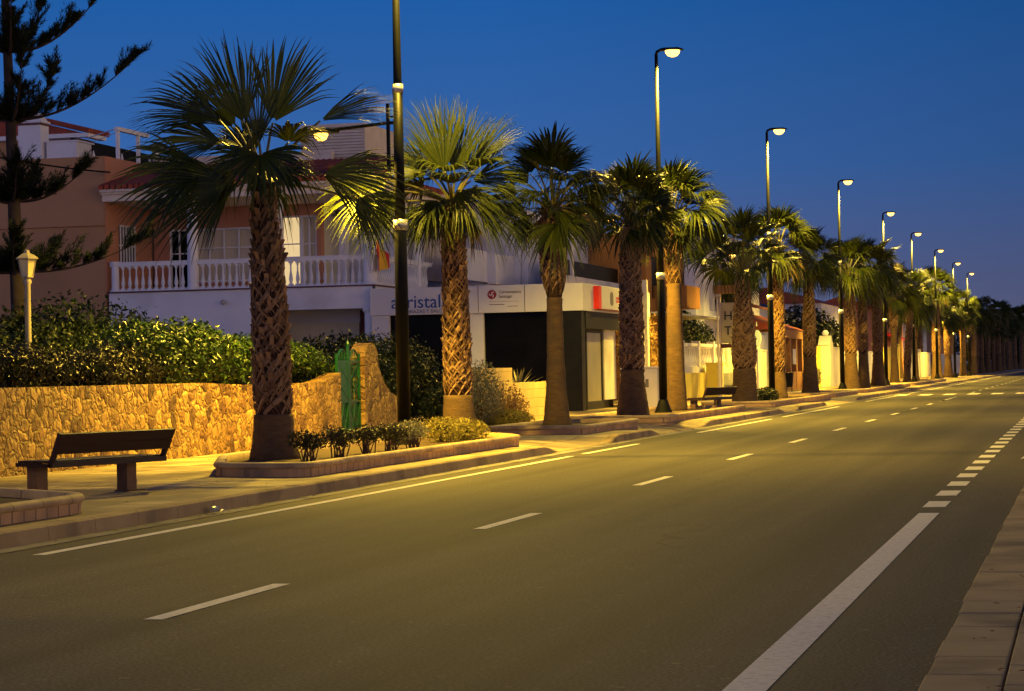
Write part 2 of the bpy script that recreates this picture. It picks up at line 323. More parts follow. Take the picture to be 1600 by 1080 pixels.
def text_obj(s, size, name, material, parent, loc, rot, depth=.012, scx=1.0, spacing=1.0):
    c = bpy.data.curves.new(name, 'FONT'); c.body = s; c.size = size; c.extrude = depth; c.space_character = spacing; c.resolution_u = 3
    o = bpy.data.objects.new('tmp', c); col.objects.link(o); dg = bpy.context.evaluated_depsgraph_get()
    me = bpy.data.meshes.new_from_object(o.evaluated_get(dg)); bpy.data.objects.remove(o); bpy.data.curves.remove(c)
    me.materials.clear(); me.materials.append(MT[material])
    q = bpy.data.objects.new(name, me); col.objects.link(q); q.parent = parent; q.location = loc; q.rotation_euler = rot; q.scale = (scx, 1, 1)
    return q

# ------------------------------------------------------------------ ground, road, pavements (setting)
KX = -8.85          # left kerb face
def structure(name, mb, material, **k): return tag(mb.build(name, material, **k), kind='structure')
g = MB(); g.add([(-400, -120, -.06), (300, -120, -.06), (300, 1500, -.06), (-400, 1500, -.06)], [(0, 1, 2, 3)]); structure('ground', g, 'ground')
g = MB(); g.add([(-8.75, -60, 0), (-.68, -60, 0), (-.68, 900, 0), (-8.75, 900, 0)], [(0, 1, 2, 3)]); structure('road', g, 'asphalt')
g = MB(); g.add([(-9.0, -60, .012), (-8.62, -60, .005), (-8.62, 900, .005), (-9.0, 900, .012)], [(0, 1, 2, 3)]); structure('gutter', g, 'gutter')
# height of the left kerb along the street: it dips at the entrances
def kerb_h(y):
    h = .15
    for a, b, c, d in ((38.2, 39.6, 43.6, 44.8), (48.0, 49.5, 54.5, 56.5), (69, 70.5, 73.0, 74.4), (81, 82.5, 92, 94)):
        if a < y < d:
            t = 1 if b <= y <= c else ((y-a)/(b-a) if y < b else (d-y)/(d-c)); t = t*t*(3-2*t); h = min(h, .15-.125*t)
    return h
rnd = random.Random(5)
g = MB(); y = -20.
while y < 480:
    L_ = 1.0 if y < 130 else 4.0
    n = 4 if kerb_h(y) < .149 or kerb_h(y+L_) < .149 else 1
    ya, yb = y+.006, y+L_-.006
    for k in range(n):
        a, b = ya+(yb-ya)*k/n, ya+(yb-ya)*(k+1)/n; ha, hb = kerb_h(a), kerb_h(b); j = 0
        v = [(KX-.16, a, -.03), (KX+.02, a, -.03), (KX+.004, a, ha-.02), (KX-.02, a, ha), (KX-.16, a, ha+.001), (KX-.16, b, -.03), (KX+.02, b, -.03), (KX+.004, b, hb-.02), (KX-.02, b, hb), (KX-.16, b, hb+.001)]
        g.add(v, [(0, 1, 2, 3, 4), (9, 8, 7, 6, 5), (1, 6, 7, 2), (2, 7, 8, 3), (3, 8, 9, 4), (0, 5, 6, 1), (0, 4, 9, 5)])
    y += L_
structure('kerb', g, 'kerb_stone')
g = MB(); ys = [-20+i*.5 for i in range(0, 260)]+[110+i*5 for i in range(76)]
vs = []
for y in ys:
    h = kerb_h(y)
    for x, f in ((KX-.155, 1), (-9.5, .55), (-10.1, .12), (-12.0, 0), (-14.2, 0), (-19.5, 0)):
        vs.append((x, y, .14 + (h-.15)*f - .002))
n = 6
g.add(vs, [(i*n+j, (i+1)*n+j, (i+1)*n+j+1, i*n+j+1) for i in range(len(ys)-1) for j in range(n-1)]); structure('sidewalk', g, 'pavers', smooth=True)
# right-hand pavement: kerb stones, a run of slabs, then paving
g = MB(); y = -6.
while y < 420:
    L_ = .62 if y < 60 else 2.5
    dx = rnd.uniform(-.008, .008)
    g.box(-.70+dx, -.37, y+.005, y+L_-.005, -.03, .085+rnd.uniform(-.003, .003)); y += L_
tag(g.build('kerb_right', 'kerb_stone', bevel=.012), kind='structure')
g = MB(); y = -6.
while y < 420:
    L_ = .62 if y < 60 else 2.5
    g.box(-.362, .02, y+.3, y+L_+.29, -.03, .088+rnd.uniform(-.003, .003)); y += L_
tag(g.build('paving_strip', 'kerb_stone', bevel=.008), kind='structure')
g = MB(); g.add([(.028, -20, .084), (6, -20, .084), (6, 430, .084), (.028, 430, .084)], [(0, 1, 2, 3)]); structure('pavement', g, 'pavers_near')
# painted markings
g = MB()
def strip(mb, x0, x1, y0, y1, z=.004, nn=1):
    mb.add([(x0, y0, z), (x1, y0, z), (x1, y1, z), (x0, y1, z)], [(0, 1, 2, 3)])
strip(g, -8.29, -8.17, 17.5, 37.6); strip(g, -8.29, -8.17, 38.6, 43.4); strip(g, -8.29, -8.17, 50.5, 62.5); strip(g, -8.29, -8.17, 65, 80); strip(g, -8.29, -8.17, 90, 104); strip(g, -8.29, -8.17, 112, 300)
strip(g, -8.29, -8.17, 5, 16.2)
y = 12.8
while y < 100: strip(g, -5.37, -5.25, y, y+2.25); y += 7.55
strip(g, -5.37, -5.25, 88, 97)
y = 112
while y < 400: strip(g, -5.37, -5.25, y, y+2.5); y += 7.55
strip(g, -1.57, -1.38, 2, 22.3)
y = 23.2
while y < 100: strip(g, -1.60, -1.38, y, y+1.0); y += 2.0
y = 112
while y < 300: strip(g, -1.60, -1.38, y, y+1.0); y += 2.0
x = -8.4
while x < -1: strip(g, x, x+.5, 105, 108.6); x += 1.05
structure('road_markings', g, 'paint_white')

# ------------------------------------------------------------------ street lamps
LAMP_Y = [12.5, 37.2, 61.5, 83.6, 108.3, 132.3, 154, 178, 202, 226]
hi_d = bpy.data.lights.new('street_light', 'SPOT'); hi_d.energy = 10800; hi_d.color = LC; hi_d.spot_size = R(152); hi_d.spot_blend = .22; hi_d.shadow_soft_size = .12
lo_d = bpy.data.lights.new('path_light', 'SPOT'); lo_d.energy = 5400; lo_d.color = (1, .60, .05); lo_d.spot_size = R(150); lo_d.spot_blend = .35; lo_d.shadow_soft_size = .08
dm_d = hi_d.copy(); dm_d.energy = 600; dl_d = lo_d.copy(); dl_d.energy = 500
def lamp_post():
    o = empty('street_lamp', (0, 0, 0), 'x', 'street lamp')
    b = MB(); b.lathe([(0, .27), (.05, .27), (.09, .25), (.2, .20), (.42, .125), (.46, .10), (.5, .095)], n=20); b.build('base', 'black_metal', o, smooth=True)
    b = MB(); b.lathe([(.48, .112), (3.66, .104), (3.68, .098)], n=16); b.lathe([(3.72, .088), (5.95, .08)], n=16); b.lathe([(5.95, .07), (6.1, .07), (9.6, .045)], n=14); b.build('pole', 'black_metal', o, smooth=True)
    b = MB(); b.lathe([(3.62, .118), (3.80, .118)], n=18); b.build('collar', 'steel', o, smooth=True)
    b = MB(); b.lathe([(5.88, .092), (6.03, .092)], n=18); b.build('collar', 'steel', o, smooth=True)
    b = MB(); b.tube([(-.06, 0, 5.4), (-.17, 0, 5.4), (-1.12, 0, 5.33)], .028, 8); b.box(-.20, -.15, -.03, .03, 4.6, 5.72); b.bar((-.07, 0, 4.7), (-.2, 0, 4.7), .03); b.bar((-.07, 0, 5.5), (-.2, 0, 5.5), .03); b.build('side_arm', 'black_metal', o)
    hd = MB(); hd.prism([(-1.52, 5.28), (-1.06, 5.28), (-1.04, 5.33), (-1.2, 5.36), (-1.5, 5.33)], 'y', -.12, .12); h = hd.build('path_lantern', 'black_metal', o, bevel=.015)
    b = MB(); b.lathe([(-.12, .04), (-.09, .09), (-.03, .12), (0, .12)], (-1.34, 0, 5.275), 12); b.build('lens', 'lens_low', h)
    hd = MB(); hd.tube([(0, 0, 9.55), (.02, 0, 9.66), (.14, 0, 9.72), (.2, 0, 9.72)], [.045, .045, .04, .04], 8)
    hd.prism([(.10, 9.68), (.70, 9.68), (.74, 9.70), (.6, 9.745), (.2, 9.75)], 'y', -.13, .13); h = hd.build('lamp_head', 'black_metal', o, bevel=.02)
    b = MB(); b.lathe([(-.17, .05), (-.14, .13), (-.06, .19), (0, .20)], (.44, 0, 9.675), 16); b.build('lens', 'lens_high', h, smooth=True)
    for dname, d, p in (('high', hi_d, (.44, 0, 9.48)), ('low', lo_d, (-1.34, 0, 5.10))):
        l = bpy.data.objects.new('lamp_light', d); col.objects.link(l); l.parent = o; l.location = p; l.rotation_euler = (0, R(-13) if dname == 'high' else 0, 0)
    return o
lamp_labels = {1: 'nearest tall black street lamp beside the second palm, its head above the frame', 2: 'black street lamp rising between the fourth and fifth palms, tallest lit head in view',
 3: 'second lit street lamp against the sky, its pole beside the oval sign', 4: 'third lit street lamp against the sky, standing before the ball-topped gate pier',
 5: 'fourth lit street lamp against the sky, beside the pale boundary wall', 6: 'fifth lit street lamp against the sky counted from the left',
 7: 'sixth lit street lamp, its small head just above the palm tops', 8: 'seventh lit street lamp, a small head above the distant palms', 9: 'eighth and faintest lamp head seen above the distant palms'}
L0 = lamp_post()
posts = [L0]+[copy_tree(L0) for _ in LAMP_Y[1:]]
for i, y in enumerate(LAMP_Y):
    o = posts[i]; o.location = (-10.95, y, .14)
    tag(o, lamp_labels.get(i, 'black street lamp out of frame beside the bench planter' if i == 0 else 'far street lamp hidden among the distant dark palms'), group='street lamps along the left pavement')
    ls = [c for c in o.children if c.type == 'LIGHT']
    if i == 0:
        for c in ls: c.data = dm_d if c.data.energy > 5000 else dl_d
    elif i >= 6:
        for c in ls:
            if c.data.energy < 5000: c.data = dl_d

# ------------------------------------------------------------------ planters
def planter(pts, label, ztop=.31):
    """pts: outline (x, y) counter-clockwise from above, corners get rounded"""
    out = []
    n = len(pts)
    for i in range(n):
        p = Vector(pts[i]); a = Vector(pts[i-1]); c = Vector(pts[(i+1) % n]); r = min(.45, (a-p).length*.4, (c-p).length*.4)
        s_, e_ = p+(a-p).normalized()*r, p+(c-p).normalized()*r
        for k in range(6):
            t = k/5; out.append(tuple((1-t)**2*s_+2*t*(1-t)*p+t*t*e_))
    o = empty('planter', (*pts[0], .13), label, 'planter', 'raised planters around the palms')
    ox, oy = pts[0]; cx = sum(p[0] for p in out)/len(out); cy = sum(p[1] for p in out)/len(out)
    def inset(p, d):
        v = Vector((cx-p[0], 0 if abs(p[1]-cy) > 1.2 and False else cy-p[1])); return None
    m_ = len(out)
    def ring(d):
        rs = []
        for i in range(m_):
            a, b = Vector(out[i-1]), Vector(out[(i+1) % m_]); t = (b-a).normalized(); nr = Vector((-t.y, t.x)); q = Vector(out[i])+nr*d; rs.append((q.x-ox, q.y-oy))
        return rs
    def shell(prof, name, mt, smooth):
        b = MB(); rings = [(ring(d), z) for d, z in prof]; vs = [(p[0], p[1], z-.13) for rg, z in rings for p in rg]; k = len(prof)
        b.add(vs, [(i*m_+j, i*m_+(j+1) % m_, (i+1)*m_+(j+1) % m_, (i+1)*m_+j) for i in range(k-1) for j in range(m_)]); return b.build(name, mt, o, smooth=smooth)
    shell([(.02, .06), (.02, ztop-.06), (.12, ztop-.06)], 'wall', 'planter_brick', False)
    shell([(.03, ztop-.07), (.0, ztop-.06), (-.015, ztop-.03), (.0, ztop), (.03, ztop+.015), (.10, ztop+.015), (.13, ztop), (.135, ztop-.09)], 'coping', 'coping', True)
    b = MB(); rg = ring(.125); b.add([(p[0], p[1], ztop-.07-.13+.0) for p in rg], [tuple(range(m_))]); b.build('soil', 'soil', o)
    return o
planter([(-11.7, 14.5), (-9.25, 14.5), (-9.25, 20.9), (-11.7, 22.9)], 'brick planter with rounded coping at the left edge, in front of the near bench')
planter([(-10.8, 28.1), (-9.42, 27.7), (-9.42, 39.2), (-10.2, 40.6), (-11.9, 42.1), (-11.9, 31.2)], 'long brick planter holding the first two palms and a row of low shrubs')
planter([(-11.7, 45.3), (-9.6, 45.3), (-9.6, 51.2), (-11.7, 51.2)], 'small brick planter holding only the third palm with a smooth lower trunk')
planter([(-12.0, 54.3), (-9.55, 54.3), (-9.55, 67.2), (-12.0, 67.2)], 'brick planter holding the fourth and fifth palms and the street lamp between them')
planter([(-12.0, 73.8), (-9.55, 73.8), (-9.55, 90.5), (-12.0, 90.5)], 'brick planter behind the second bench, around the thick-trunked sixth palm')
planter([(-12.0, 93.5), (-9.7, 93.5), (-9.7, 103), (-12.0, 103)], 'low planter around the eighth palm, before the orange building')
planter([(-12.0, 106), (-9.7, 106), (-9.7, 134), (-12.0, 134)], 'long far planter starting below the third lit lamp')
planter([(-12.0, 138), (-9.7, 138), (-9.7, 168), (-12.0, 168)], 'farthest planter edge visible before the distant palms')

# ------------------------------------------------------------------ palms
CR = Vector((math.cos(TH), math.sin(TH), 0)); CF = Vector((-math.sin(TH), math.cos(TH), 0)); CU = Vector((0, 0, 1))
def leaf_blade(mb, hub, d, nrm, Rl, rn, nseg=34, droop=.25, spread=118, fold=.42):
    d = d.normalized(); nrm = (nrm - d*nrm.dot(d)).normalized(); sd = d.cross(nrm)
    vs = []; fs = []; base = 0
    stn = ((.05, 1.0), (.32, 1.0), (.60, 1.0), (.76, .60), (.90, .30), (1.0, .03))
    dphi = 2*R(spread)/nseg
    wilt = rn.uniform(0, 6)
    for i in range(nseg):
        ph = -R(spread)+dphi*(i+.5); L_ = Rl*(1-.22*(ph/R(spread))**2)*(rn.uniform(.90, 1.05) if rn.random() > .06 else rn.uniform(.62, .8)); da = rn.uniform(-.07, .07)
        for r, wf in stn:
            hw = math.tan(dphi*.52)*min(r, .60)*L_*wf
            a = ph+da*max(0, r-.4)*2
            rr_ = r*L_
            for k in (-1, 0, 1):
                lx = rr_*math.cos(a)-k*hw*math.sin(a); ly = rr_*math.sin(a)+k*hw*math.cos(a)
                lz = fold*abs(ly)*(1-.3*r) - .18*max(lx, 0)**2/Rl + (.35*hw if k == 0 else -.1*hw)
                g_ = Rl*(droop*max(0, r-.42)**1.6*(1+.35*math.sin(i*1.7+wilt)) + (.25+droop)*max(0, r-.72)**1.5*(1+.9*math.sin(i*2.3+wilt*2)))
                p = hub+d*lx+sd*ly+nrm*lz; vs.append((p.x, p.y, p.z-g_))
        for s_ in range(len(stn)-1):
            for k in (0, 1):
                a0 = base+s_*3+k; fs.append((a0, a0+1, a0+4, a0+3))
        base += len(stn)*3
    mb.add(vs, fs)
def petiole(mb, p0, p1, sag, w0=.035, w1=.016):
    pts = []
    for t in (0, .25, .5, .75, 1): q = p0.lerp(p1, t); q = q+Vector((0, 0, sag*4*t*(1-t))); pts.append(q)
    mb.tube(pts, [w0, w0*.8, w0*.65, w1*1.2, w1], 4)
def crown(seed, n=30, size=1.0, hero=(), lo=-48, petl=.95, top=86, bare=()):
    rn = random.Random(seed); lv = MB(); pt = MB(); dry = MB()
    for h in hero:
        (hx, hy, hz), (dx, dy, dz), Rl, face, dr = h[:5]; spd = h[5] if len(h) > 5 else 82
        hub = CR*hx+CU*hy-CF*hz; d = CR*dx+CU*dy-CF*dz
        petiole(pt, Vector((0, 0, -.1))+hub*.06, hub, .06)
        nr = (-CF*face+CU*.55)
        leaf_blade(lv, hub, d, nr, Rl, rn, 40, dr, spd, .38)
    for i in range(n):
        if hero and i % 5 == 3: continue
        t = (i+.5)/n; az = i*2.39996+rn.uniform(-.3, .3); e = R(top+(lo-top)*(t**.85)+rn.uniform(-8, 8))
        a0 = Vector((math.cos(az)*math.cos(e), math.sin(az)*math.cos(e), math.sin(e)))
        pl = petl*size*rn.uniform(.75, 1.12)*(1 if e > 0 else .85); sag = .10*pl
        hub = a0*pl+Vector((0, 0, .10*size*(1-t))); 
        e2 = e-R(rn.uniform(5, 22)); az2 = az+rn.uniform(-.15, .15)
        d = Vector((math.cos(az2)*math.cos(e2), math.sin(az2)*math.cos(e2), math.sin(e2)))
        up = Vector((0, 0, 1)) if abs(e2) < R(70) else -Vector((math.cos(az2), math.sin(az2), 0))
        roll = rn.uniform(-.9, .9); nr = up+d.cross(up)*roll
        if e < R(-20) and rn.random() < .55: leaf_blade(dry if rn.random() < .5 else lv, hub, d-Vector((0, 0, .6)), nr, .8*size*rn.uniform(.8, 1), rn, 22, .5, 75, .5)
        else: leaf_blade(lv, hub, d, nr, 1.0*size*rn.uniform(.82, 1.08), rn, 32, rn.uniform(.35, .95) if e < R(50) else .2, rn.uniform(58, 100))
        petiole(pt, a0*.08-Vector((0, 0, .12)), hub, sag)
    return lv, pt, dry
def trunk(seed, prof, b0, b1, dens=.0125, bs=1.0):
    """prof: (z, r) list; b0..b1 the zone still carrying leaf bases"""
    rn = random.Random(seed); sm = MB(); bt = MB()
    zs = [p[0] for p in prof]; rs = [p[1] for p in prof]
    def rad(z): return float(np.interp(z, zs, rs))
    fine = []; z = 0
    while z < b0+.05: fine.append((z, rad(z)*(1+.015*math.sin(z*40)))); z += .09
    fine.append((b0+.05, rad(b0)))
    core = [(b0-.02+i*(b1-b0+.1)/12, rad(b0+i*(b1-b0)/12)*.86) for i in range(13)]
    sm.lathe(fine, n=22, jit=.02, rnd=rn)
    cm = MB(); cm.lathe(core, n=14)
    k = 0; z = b0
    while z < b1:
        th = k*2.39996+rn.uniform(-.22, .22); r = rad(z)*.9; w_ = .36*bs*rn.uniform(.85, 1.15)*(r/.24); h_ = .23*bs*rn.uniform(.85, 1.15); wa = w_/2/max(r, .05)
        st = .024*bs*rn.uniform(.8, 1.3); tn = .031*bs*rn.uniform(.8, 1.35); jt = rn.uniform(-.04, .04); wa *= rn.uniform(.75, 1.15)
        def P(da, dz, out): a = th+da; q = r+out; return (q*math.cos(a), q*math.sin(a), z+dz+jt)
        for sg in (-1, 1):   # the split base: two straps that cross their neighbours in an inverted V
            v = []
            for t, o_ in ((0, .004), (.35, .020+.006*sg), (.7, .032+.006*sg), (1.05, tn)):
                a0 = sg*wa*(1-t); zc = h_*t**.9; v += [P(a0-st*.55/r, zc+st*1.2, o_-.012), P(a0, zc+st*.2, o_), P(a0+st*.55/r*sg, zc-st*1.2, o_-.012)]
            bt.add(v, [(i*3+j, i*3+j+1, i*3+j+4, i*3+j+3) for i in range(3) for j in range(2)])
        e_ = rn.uniform(.4, 1.9) if rn.random() < .8 else 0
        v = [P(-st*1.0/r, h_*.8, .0), P(st*1.0/r, h_*.8, .0), P(st*.8/r, h_*1.1+.05*e_, tn*1.15*e_), P(-st*.8/r, h_*1.1+.055*e_, tn*1.15*e_), P(st*.8/r, h_*1.1+.05*e_, tn*.5), P(-st*.8/r, h_*1.1+.055*e_, tn*.5)]
        bt.add(v, [(0, 1, 2, 3), (3, 2, 4, 5), (1, 4, 2), (0, 3, 5), (0, 5, 4, 1)])
        k += 1; z += dens*(.235/max(r, .1))*bs*.78
    return sm, cm, bt
def palm(x, y, label, seed, prof, b0, b1, cz, n=30, size=1.0, hero=(), lean=(0, 0), lo=-48, petl=.95, bs=1.0, dens=.0125, group='fan palms along the left pavement', base=.2, top=86):
    o = empty('palm_tree', (x, y, base), label, 'palm tree', group)
    sm, cm, bt = trunk(seed, prof, b0, b1, dens, bs)
    t = sm.build('trunk', 'trunk_smooth', o, smooth=True); cm.build('fibre_core', 'trunk_core', t, smooth=True); bt.build('leaf_bases', 'boot', t, recalc=False)
    lv, pt, dry = crown(seed+100, n, size, hero, lo, petl, top)
    c = lv.build('crown', 'palm_leaf', o, recalc=False); c.location = (lean[0], lean[1], cz)
    pt.build('leaf_stalks', 'petiole', c, recalc=False)
    if dry.n: dry.build('dry_leaves', 'palm_leaf_dry', c, recalc=False)
    if lean != (0, 0):   # a trunk that leans: shear the trunk pieces towards the crown
        for q in (t, *t.children):
            me = q.data; co = np.zeros(len(me.vertices)*3); me.vertices.foreach_get('co', co); co = co.reshape(-1, 3); f = np.clip(co[:, 2]/cz, 0, 1)**1.5
            co[:, 0] += lean[0]*f; co[:, 1] += lean[1]*f; me.vertices.foreach_set('co', co.ravel())
    return o
F_ = 1.0
hero1 = [((-.22, .72, .1), (-.34, 1, 0), 1.42, 1, .03, 40), ((.14, .74, -.1), (.40, 1, .0), 1.40, 1, .03, 46), ((-.02, .45, .3), (.02, 1, .1), .95, .8, .05, 32),
 ((-.60, .78, .1), (-1, .33, 0), 1.38, .7, .10, 44), ((-.55, .45, .2), (-1, -.02, .1), 1.25, .6, .2, 50), ((-.40, .70, -.2), (-.8, .75, 0), 1.1, .8, .1, 46), ((-.80, .10, .3), (-1, -.36, .1), 1.45, .75, .15, 58),
 ((-.35, -.16, .5), (-1, -.42, .2), 1.55, .7, .12, 56), ((.05, .22, .8), (.0, -.5, .6), .95, .5, .15, 95), ((.82, .74, .0), (1, .36, 0), 1.2, .6, .10, 30),
 ((.85, -.02, .2), (1, -.26, .1), 1.35, .65, .25, 50), ((1.25, -.35, -.5), (.75, -.6, -.2), .9, .8, .3, 60), ((-.7, .1, -.6), (-1, -.5, 0), 1.1, .7, .2, 60),
 ((-.2, .3, -.5), (-.5, .6, -.3), 1.0, .5, .2, 60)]
hero2 = [((-.12, .45, .3), (-.20, 1, .1), 1.50, 1, .03, 36), ((.08, .45, .2), (.08, 1, 0), 1.42, 1, .03, 36), ((-.42, .42, .2), (-1, .40, 0), 1.1, .8, .12, 52), ((.42, .62, 0), (.72, .85, 0), 1.2, .6, .03, 30),
 ((.35, .30, .1), (1, .05, 0), 1.3, .5, .2, 46), ((-.22, -.05, .4), (-.45, -1, .1), 1.0, 1, .15, 55), ((-1.1, -.1, .5), (-.9, -.75, .1), 1.05, 1, .25, 58), ((-1.05, .20, 1.9), (-.95, -.40, .15), 1.35, .9, .2, 52), ((-.9, .05, 1.3), (-.6, -.8, .1), 1.0, 1, .2, 50), ((.45, -.10, .3), (.85, -.55, 0), 1.25, .7, .25, 55), ((.15, .1, .6), (.5, -.7, .4), 1.0, .8, .2, 60),
 ((.3, .5, -.4), (.5, .8, -.3), 1.1, .6, .1, 45), ((-.3, .5, -.4), (-.5, .8, -.3), 1.0, .6, .1, 45), ((0, .2, .7), (-.1, .3, .8), .9, .2, .2, 80)]
palm(-11.15, 31.4, 'nearest fan palm, a dark broad crown on a criss-cross scaled trunk before the stone wall', 11,
     [(0, .37), (.12, .345), (.3, .31), (.62, .275), (.68, .275), (1.4, .265), (2.4, .235), (2.9, .20), (3.3, .165), (3.9, .15)], .62, 3.85, 4.05, 9, .8, hero1, (-.10, .02), -35, petl=.7, top=50, bs=1.15)
palm(-11.04, 41.0, 'second palm from the left, its scaled trunk lit gold and its top fan yellow-green', 12,
     [(0, .33), (.15, .31), (.75, .265), (.8, .26), (1.6, .25), (2.6, .23), (3.6, .20), (4.2, .18)], .75, 4.1, 4.35, 12, .85, hero2, (-.05, .02), -55, petl=.75, top=55)
palm(-11.1, 49.3, 'third palm, smooth slender lower trunk with a thick scaled collar under its dark crown', 13,
     [(0, .33), (.2, .28), (.8, .22), (1.6, .185), (2.5, .17), (2.75, .17), (3.0, .25), (3.4, .30), (4.0, .29), (4.5, .2)], 2.72, 4.45, 4.75, 32, .98, lo=-38, petl=.82)
palm(-11.1, 58.0, 'fourth palm, dark trunk with a very wide smooth foot beside the shop entrance', 14,
     [(0, .43), (.2, .40), (.7, .33), (1.1, .29), (1.2, .33), (2.0, .31), (3.2, .28), (4.2, .22), (4.7, .2)], 1.15, 4.6, 4.95, 32, .98, lo=-30, petl=.82, bs=1.1)
palm(-11.1, 64.4, 'fifth palm, yellow-lit crown and smooth lit trunk just right of the second lamp pole', 15,
     [(0, .32), (.2, .30), (1.2, .25), (2.4, .225), (3.4, .2), (3.55, .22), (3.8, .26), (4.6, .25), (5.0, .18)], 3.5, 5.0, 5.35, 34, 1.05, lo=-38, petl=.82)
palm(-11.1, 77.8, 'sixth palm, pineapple-thick scaled trunk with stiff upright stalks behind the far bench', 16,
     [(0, .45), (.3, .41), (1.1, .38), (1.2, .43), (1.6, .42), (2.6, .34), (3.4, .25), (3.9, .2)], 1.1, 3.9, 4.35, 24, 1.12, lo=8, petl=1.15, bs=1.15)
palm(-11.1, 86.9, 'seventh palm, slim trunk lit yellow on one side beside the oval sign', 17,
     [(0, .31), (.3, .27), (1.0, .21), (1.1, .24), (3.0, .23), (4.6, .19), (5.2, .16)], .95, 5.1, 5.5, 32, 1.1, lo=-40, petl=.82)
palm(-11.1, 96.8, 'eighth palm, scaled trunk on a wide pale foot before the orange building', 18,
     [(0, .40), (.3, .34), (1.4, .26), (1.55, .28), (3.0, .26), (4.3, .2), (5.0, .17)], 1.5, 4.9, 5.3, 30, 1.08, lo=-42, petl=.85)
P9 = palm(-11.1, 114, 'ninth palm, orange-lit scaled trunk right of the ball-topped gate pier', 19,
     [(0, .46), (.4, .38), (1.6, .27), (1.75, .31), (3.4, .32), (4.6, .22), (5.3, .18)], 1.7, 5.2, 5.7, 30, 1.15, lo=-40, petl=.85)
P10 = palm(-11.1, 120.5, 'tenth palm, dark narrow trunk close behind the orange-lit one', 20,
     [(0, .36), (.4, .30), (1.6, .24), (1.75, .25), (3.4, .25), (4.6, .2), (5.6, .18)], 1.7, 5.4, 5.8, 24, 1.1, lo=-42)
P11 = palm(-11.1, 129, 'eleventh palm, dark wide trunk with a tall crown beside the fourth lit lamp', 21,
     [(0, .45), (.4, .38), (1.6, .28), (1.75, .30), (3.4, .28), (4.6, .22), (6.0, .18)], 1.7, 5.8, 6.1, 30, 1.2, lo=-38, petl=.85)
P12 = palm(-11.25, 142, 'twelfth palm, slim lit trunk before the fifth lit lamp', 22,
     [(0, .36), (.3, .27), (1.6, .20), (3.2, .18), (3.4, .26), (4.4, .27), (5.3, .2)], 3.3, 5.2, 5.5, 24, 1.1, lo=-45)
P13 = palm(-11.3, 152.5, 'thirteenth palm, leaning slightly with a bushy crown beside the fifth lit lamp pole', 23,
     [(0, .33), (.3, .25), (.9, .21), (1.0, .24), (3.0, .23), (4.6, .19), (5.2, .16)], .95, 5.1, 5.3, 26, 1.2, lean=(.35, .3), lo=-50)
protos = [P9, P12, P11, P13, P10]
far = [(164, .88), (181.5, 1.12), (190, .92), (203, 1.02), (217, .85), (228, 1.08), (243, .95), (251, 1.1), (266, .9), (279, 1.12), (288, .95), (303, 1.1), (318, 1.0), (334, 1.2), (346, 1.05), (363, 1.35), (379, 1.15), (397, 1.4), (416, 1.2), (437, 1.45), (460, 1.3)]
rf = random.Random(3)
far_names = ['fourteenth palm, shorter crown in front of the yellow-lit gate',
             'tall dark palm whose wide crown stands above its neighbours under the sixth lit lamp', 'palm just beyond the tall dark one, its trunk lit brown']
for i, (y, sc) in enumerate(far):
    o = copy_tree(protos[[1, 2, 3, 0, 4][i % 5]]); o.location = (-11.1+rf.uniform(-.7, .3), y, .2); o.rotation_euler.z = rf.uniform(0, 6.28); o.scale = (sc, sc, sc*rf.uniform(.95, 1.06))
    tag(o, far_names[i] if i < len(far_names) else 'fan palm in the dense distant row where single trunks merge')
for i, (x, y, sc) in enumerate([(-17.5, 118, 1.05), (-15.8, 205, 1.15), (-16.5, 240, 1.2), (-15.5, 270, 1.1), (-17, 300, 1.3), (-15, 330, 1.25), (-16.5, 360, 1.35), (-14.8, 395, 1.3), (-15.5, 430, 1.4), (-14, 470, 1.4), (-11, 485, 1.4), (-8, 500, 1.3)]):
    o = copy_tree(protos[i % 5]); o.location = (x, y, .05); o.rotation_euler.z = rf.uniform(0, 6.28); o.scale = (sc, sc, sc)
    tag(o, 'palm growing behind the street row, in front of the white house with dark eaves' if i == 0 else 'dark palm in the second line behind the far end of the street row', group='palms in gardens behind the street row')

